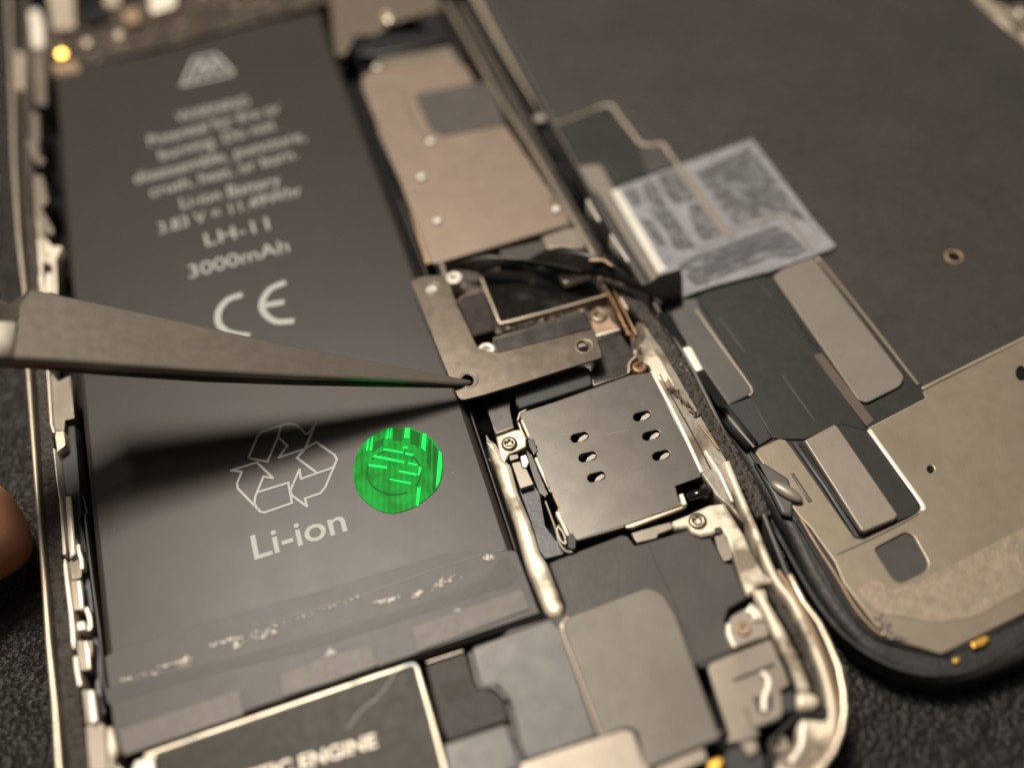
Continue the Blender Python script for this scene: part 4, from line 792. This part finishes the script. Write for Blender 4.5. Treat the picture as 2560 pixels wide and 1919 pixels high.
# chip shield and its rails
ext('chip_well', zD([(800, 1080), (1050, 960), (1200, 1000), (1500, 1440), (1490, 1500), (1180, 1630), (1140, 1620)]), SZ+0.004, 0.02, 'flex', DI, 0.004)
ext('chip_shield', rnd(zD([(830, 1065), (1010, 970), (1030, 985), (1385, 1505), (1370, 1530), (1190, 1605), (1170, 1600)]), 3), SZ+0.09, 0.08, 'chip', DI, 0.015)
strip('side_rail', zD([(770, 1070), (960, 1340), (1150, 1640)]), 0.05, SZ+0.03, 0.04, 'bluegrey', DI, 0.015)
strip('side_rail', zD([(805, 1085), (1000, 1370), (1170, 1620)]), 0.022, SZ+0.04, 0.04, 'black', DI, 0.005)
strip('plate_ridge', zD([(760, 1260), (870, 1430)]), 0.04, SZ+0.03, 0.03, 'speaker2', DI, 0.012)
ext('corner_lug', rnd(zD([(530, 1180), (600, 1200), (740, 1290), (770, 1400), (760, 1520), (700, 1500), (640, 1380)]), 6), SZ+0.05, 0.08, 'speaker2', DI, 0.03)
bmv = bmesh.new(); c = P(*zD([(725, 1370)])[0], SZ+0.07); bmesh.ops.create_uvsphere(bmv, u_segments=16, v_segments=10, radius=0.10, matrix=Matrix.Translation(c) @ Matrix.Rotation(-1.0, 4, 'Z') @ Matrix.Diagonal((1.8, 0.7, 0.5, 1)))
for f in bmv.faces: f.smooth = True
bm_link('solder_blob', bmv, 'chip', DI)
strip('copper_trim', smooth(zE([(800, 160), (900, 330), (1010, 500), (1130, 700), (1230, 820), (1310, 880)]), 3), 0.025, SZ+0.01, 0.03, 'copper', DI, 0.008)
strip('black_trim', smooth(zE([(790, 190), (870, 330), (980, 520), (1100, 720), (1200, 840), (1330, 910), (1540, 960), (1700, 990)]), 3), 0.035, SZ+0.002, 0.03, 'black', DI, 0.008)
ext('yellow_contact', rnd(zE([(1820, 910), (1900, 870), (1935, 890), (1900, 930), (1830, 950)]), 3), SZ+0.03, 0.04, 'gold', DI, 0.01)
ext('yellow_contact', rnd(zE([(1710, 1010), (1750, 995), (1755, 1025), (1720, 1040)]), 2), SZ+0.01, 0.03, 'gold', DI, 0.01)
strip('bezel_ring', smooth(zE([(560, 60), (760, 420), (900, 660), (1060, 860), (1250, 1000), (1450, 1080), (1650, 1100), (1850, 1060), (2132, 900), (2500, 720)]), 4), 0.05, SZ-0.02, 0.03, 'rubber', DI, 0.012)
# black ribbon cable: two twisted strands from the connector bay to under the tape
def ribbon(name, up, lo, m='ribbonf', thick=0.012, n=6):
    """up, lo: (x, y, level) along both edges of the strand"""
    U = smooth([P(*p) for p in up], n); Lw = smooth([P(*p) for p in lo], n); rows = []
    for a, b in zip(U, Lw):
        a, b = Vector(a), Vector(b); rows.append([a.lerp(b, t) + Vector((0, 0, 0.006*math.sin(math.pi*t))) for t in (0, .25, .5, .75, 1)])
    return loft(name, rows, m, DI, thick)
def f3(z, pts): return [(*z([(p[0], p[1])])[0], p[2]) for p in pts]
ribbon('ribbon_cable', f3(zF, [(230, 560, .05), (370, 485, .16), (520, 460, .26), (700, 490, .32), (850, 550, .32), (1000, 630, .28), (1180, 770, .16), (1330, 690, .02), (1500, 640, -.08)]),
       f3(zF, [(240, 585, .0), (360, 620, .06), (520, 665, .12), (700, 685, .16), (860, 705, .18), (1020, 755, .18), (1180, 830, .12), (1330, 885, .04), (1500, 880, -.06)]))
ribbon('ribbon_cable', f3(zA, [(560, 300, .0), (700, 250, .10), (830, 205, .16), (960, 215, .18), (1150, 245, .2), (1300, 270, .22), (1500, 315, .22)]),
       f3(zA, [(600, 290, -.05), (700, 310, .0), (800, 320, .04), (950, 285, .10), (1150, 275, .12), (1300, 310, .14), (1500, 345, .16)]))
ribbon('ribbon_cable', f3(zF, [(0, 590, .05), (200, 600, .10), (400, 640, .12), (600, 660, .14)]), f3(zF, [(0, 650, .0), (200, 660, .04), (400, 680, .08), (600, 685, .1)]), 'black')
strip('worn_patch', zF([(740, 560), (860, 560), (930, 610)]), 0.04, 0.345, 0.01, 'copper', DI, 0.003)

# ================================================================== TAPE
TPZ = SZ+0.055
tp = [(1527, 482), (1552, 466), (1878, 348), (1884, 352), (1960, 452), (2030, 545), (2090, 614), (2080, 622), (1914, 681), (1760, 722), (1697, 747), (1642, 682), (1585, 590)]
o = ext('adhesive_tape', tp, TPZ, 0.006, 'tape', None, 0.001)
bm = bmesh.new(); bm.from_mesh(o.data)
bmesh.ops.triangulate(bm, faces=bm.faces[:]); bmesh.ops.subdivide_edges(bm, edges=bm.edges[:], cuts=2, use_grid_fill=True)
bm.to_mesh(o.data); bm.free()
o['label'] = 'cloudy clear piece of adhesive tape stuck over the cable and back plate of the screen'; o['category'] = 'tape'
TA = o
strip('tape_fold', [(1700, 742), (1790, 712), (1914, 678)], 0.012, TPZ+0.004, 0.006, 'pad', TA, 0.002)
cells = [zT([(420, 450), (500, 395), (560, 470), (640, 640), (720, 740), (885, 985), (720, 1010), (620, 830), (500, 680)]), zT([(545, 372), (695, 318), (880, 565), (800, 590), (700, 610), (630, 540)]),
  zT([(812, 640), (905, 602), (1115, 878), (950, 935), (880, 840)]), zT([(400, 740), (520, 760), (640, 960), (560, 970), (480, 850)]), zT([(270, 500), (380, 470), (440, 600), (360, 640)])]
for c_ in cells: ext('adhered_patch', jitter(rnd(c_, 3), 0.7, 1), TPZ+0.002, 0.003, 'stuck', TA, 0.0005)
ext('adhered_patch', jitter(rnd(zT([(870, 350), (1120, 230), (1330, 130), (1380, 180), (1500, 330), (1700, 590), (1830, 760), (1720, 730), (1620, 670), (1400, 740), (1230, 790), (1130, 690), (1000, 500)]), 4), 0.8, 1), TPZ+0.002, 0.003, 'stuck', TA, 0.0005)
ext('adhered_patch', jitter(rnd(zT([(725, 1135), (860, 1060), (1130, 965), (1560, 800), (1640, 820), (1840, 1010), (1740, 1060), (1500, 1080), (1200, 1190), (890, 1320), (790, 1220)]), 4), 0.8, 1), TPZ+0.002, 0.003, 'streak', TA, 0.0005)
strip('ridge_crease', zT([(735, 290), (900, 520), (1080, 760), (1175, 900)]), [0.11, 0.11, 0.09, 0.06], TPZ+0.007, 0.004, 'chip', TA, 0.001)
strip('ridge_crease', smooth(zT([(1175, 900), (1200, 850), (1400, 780), (1560, 710), (1640, 710), (1720, 790), (1880, 1010)]), 4), 0.035, TPZ+0.008, 0.004, 'chip', TA, 0.001)
debris('tape_bubbles', 40, [(*zT([(1400, 170)])[0], 16), (*zT([(1580, 400)])[0], 14), (*zT([(1850, 720)])[0], 14), (*zT([(1980, 880)])[0], 10)], TPZ, 0.004, 0.012, 'ink', TA)
ext('white_backing', zT([(160, 505), (225, 480), (330, 660), (600, 1120), (640, 1160), (560, 1200), (380, 880)]), TPZ+0.006, 0.004, 'white', TA, 0.001)

# ================================================================== STEEL BRACKET held by the tweezers
BH = 0.20
bo = rnd(zA([(345, 378), (400, 352), (555, 338), (600, 400), (640, 520), (690, 620), (750, 750), (790, 830), (930, 862), (1240, 780), (1552, 700), (1565, 700), (1612, 850), (1620, 892), (1400, 960), (1020, 1082), (830, 1140), (690, 1175), (655, 1160), (560, 940), (440, 640), (342, 400)]), [6, 8, 4, 4, 4, 4, 4, 10, 10, 0, 3, 4, 4, 5, 0, 0, 0, 8, 8, 0, 0, 4])
hl = [disc(*zA([(480, 438)])[0], 15, 15), disc(*zA([(1488, 820)])[0], 14, 15), disc(*zA([(718, 1045)])[0], 15, 15)]
BR = ext('steel_bracket', bo, BH, 0.03, 'brkt', None, 0.006, holes=hl)
BR['label'] = 'L-shaped tan steel bracket with three holes held at the tip of the tweezers'; BR['category'] = 'bracket'
for cx, cy in ((488, 434), (1498, 816), (728, 1042)):
    c = P(*zA([(cx, cy)])[0], BH); r = 0.0043*24
    bmv = bmesh.new(); ring(bmv, c, [(r, BH+0.001), (r*0.94, BH+0.008), (r*0.86, BH+0.008), (r*0.78, BH+0.002)]); bm_link('hole_rim', bmv, 'tan2', BR)

# ================================================================== TWEEZERS
TW = empty('tweezers', P(1150, 950, 0.2), label='pointed grey steel tweezers reaching in from the left and gripping the bracket', category='tweezers')
A1, A0 = P(0, 806, 1.9), P(1174, 950, 0.225)
B1, B0 = P(0, 896, 1.55), P(1178, 955, 0.17)
def on_plane(x, y, ab):
    """the photo's point (x, y) on the flat upper face of an arm that runs straight from ab[0] to ab[1]"""
    ax = (ab[0]-ab[1]).normalized(); side = Vector((-ax.y, ax.x, 0)).normalized(); side.z = ab[2]; n = ax.cross(side).normalized()
    r = P(x, y, 0)-CAM; return CAM+r*((ab[1]-CAM).dot(n)/r.dot(n))
def arm(name, rows, m, bev=0.02, ab=None):
    """rows: (upper edge px, lower edge px, level or None for the straight arm, thickness)"""
    R = []
    for (x0, y0), (x1, y1), h, t in rows:
        if h is None: a, b = on_plane(x0, y0, ab), on_plane(x1, y1, ab)
        else: a, b = P(x0, y0, h), P(x1, y1, h)
        d = (b-a).normalized()*min(bev, (b-a).length*0.2); z = Vector((0, 0, -1))
        R.append([a+d, b-d, b+z*bev*0.7, b+z*(t), a+z*(t), a+z*bev*0.7])
    return loft(name, R, m, TW, closed=True, sm=False)
AB, BB = (A1, A0, 0.10), (B1, B0, 0.0)
N_ = None
arm('arm', [((52, 760), (30, 892), N_, 0.12), ((76, 722), (50, 893), N_, 0.12), ((150, 737), (150, 898), N_, 0.12), ((250, 758), (250, 906), N_, 0.12), ((500, 813), (500, 924), N_, 0.10), ((750, 867), (750, 938), N_, 0.08), ((900, 897), (900, 944), N_, 0.06), ((1050, 925), (1050, 952), N_, 0.05), ((1120, 938), (1120, 957), N_, 0.045), ((1150, 944), (1150, 958), N_, 0.04), ((1176, 949), (1176, 957), N_, 0.03)], 'tweez', ab=AB)
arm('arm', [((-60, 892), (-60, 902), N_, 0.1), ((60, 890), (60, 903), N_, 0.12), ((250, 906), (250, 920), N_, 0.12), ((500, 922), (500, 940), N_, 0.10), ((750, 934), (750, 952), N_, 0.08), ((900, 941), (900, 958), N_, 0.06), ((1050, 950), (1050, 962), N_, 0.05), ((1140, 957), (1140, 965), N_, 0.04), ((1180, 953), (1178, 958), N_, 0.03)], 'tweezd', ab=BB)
arm('grip', [((-420, 640), (-440, 930), 2.9, 0.3), ((-100, 720), (-110, 905), 2.1, 0.2), ((40, 762), (26, 892), 1.78, 0.12)], 'tweez')
arm('grip', [((-240, 700), (-260, 860), 2.35, 0.2), ((-60, 745), (-80, 880), 2.1, 0.2), ((18, 758), (0, 812), 1.87, 0.15), ((72, 724), (36, 806), 1.78, 0.12)], 'tweez')
q = [((-70, 800), (-70, 890), 2.08), ((-4, 804), (-8, 890), 1.92), ((40, 806), (30, 892), 1.85)]
loft('lit_facet', [[P(*a_, h_+0.03), P(*b_, h_+0.03)] for a_, b_, h_ in q], 'bright', TW, 0.01)  # near-white colour paints the light caught on this facet

# ================================================================== HAND at the left, one fingertip in view
PE = empty('person', P(-60, 1300, MATZ), label='person whose bare fingertip steadies the left edge of the phone', category='person')
def hand():
    me = bpy.data.meshes.new('hand'); V, E, R = [], [], []
    def add(p, r, parent):
        V.append(p); R.append(r)
        if parent is not None: E.append((parent, len(V)-1))
        return len(V)-1
    tip = P(92, 1262, -0.02); t = tip
    L_ = lambda dx, dy, dz: (t.x+dx, t.y+dy, t.z+dz)
    wrist = add(L_(-9.5, -6.5, 0.6), 2.3, None)
    palm = add(L_(-7.3, -4.0, 0.5), 2.2, wrist)
    palm2 = add(L_(-5.9, -2.0, 0.5), 1.9, palm)
    # index finger: the one in view
    a = add(L_(-4.0, -1.6, 0.75), 0.92, palm2); a = add(L_(-2.4, -0.9, 0.65), 0.78, a); a = add(L_(-1.2, -0.45, 0.3), 0.70, a); a = add(L_(-0.50, -0.15, 0.05), 0.74, a); a = add(L_(-0.12, 0, 0), 0.62, a)
    for k, (dx, dy) in enumerate(((-0.5, 1.4), (-1.0, 2.9), (-2.2, 4.2))):
        a = add(L_(-5.0+dx*.5, -0.4+dy*0.6, 0.8), 0.85, palm2); a = add(L_(-3.4+dx, 0.2+dy, 0.9), 0.75, a); a = add(L_(-2.2+dx, 0.7+dy, 0.4), 0.66, a); a = add(L_(-1.6+dx, 0.9+dy, 0.05), 0.52, a)
    a = add(L_(-6.0, -5.4, 0.5), 1.1, palm); a = add(L_(-4.2, -5.6, 0.4), 0.95, a); a = add(L_(-2.9, -5.2, 0.2), 0.78, a)
    me.from_pydata([Vector(v) for v in V], E, [])
    o = link('hand', me, 'skin', PE)
    s = o.modifiers.new('skin', 'SKIN')
    for i, r in enumerate(R): me.skin_vertices[0].data[i].radius = (r*0.78, r*0.78)
    me.skin_vertices[0].data[0].use_root = True
    o.modifiers.new('sub', 'SUBSURF').levels = 2; o.modifiers['sub'].render_levels = 3
    s.use_smooth_shade = True
    return o
hand()
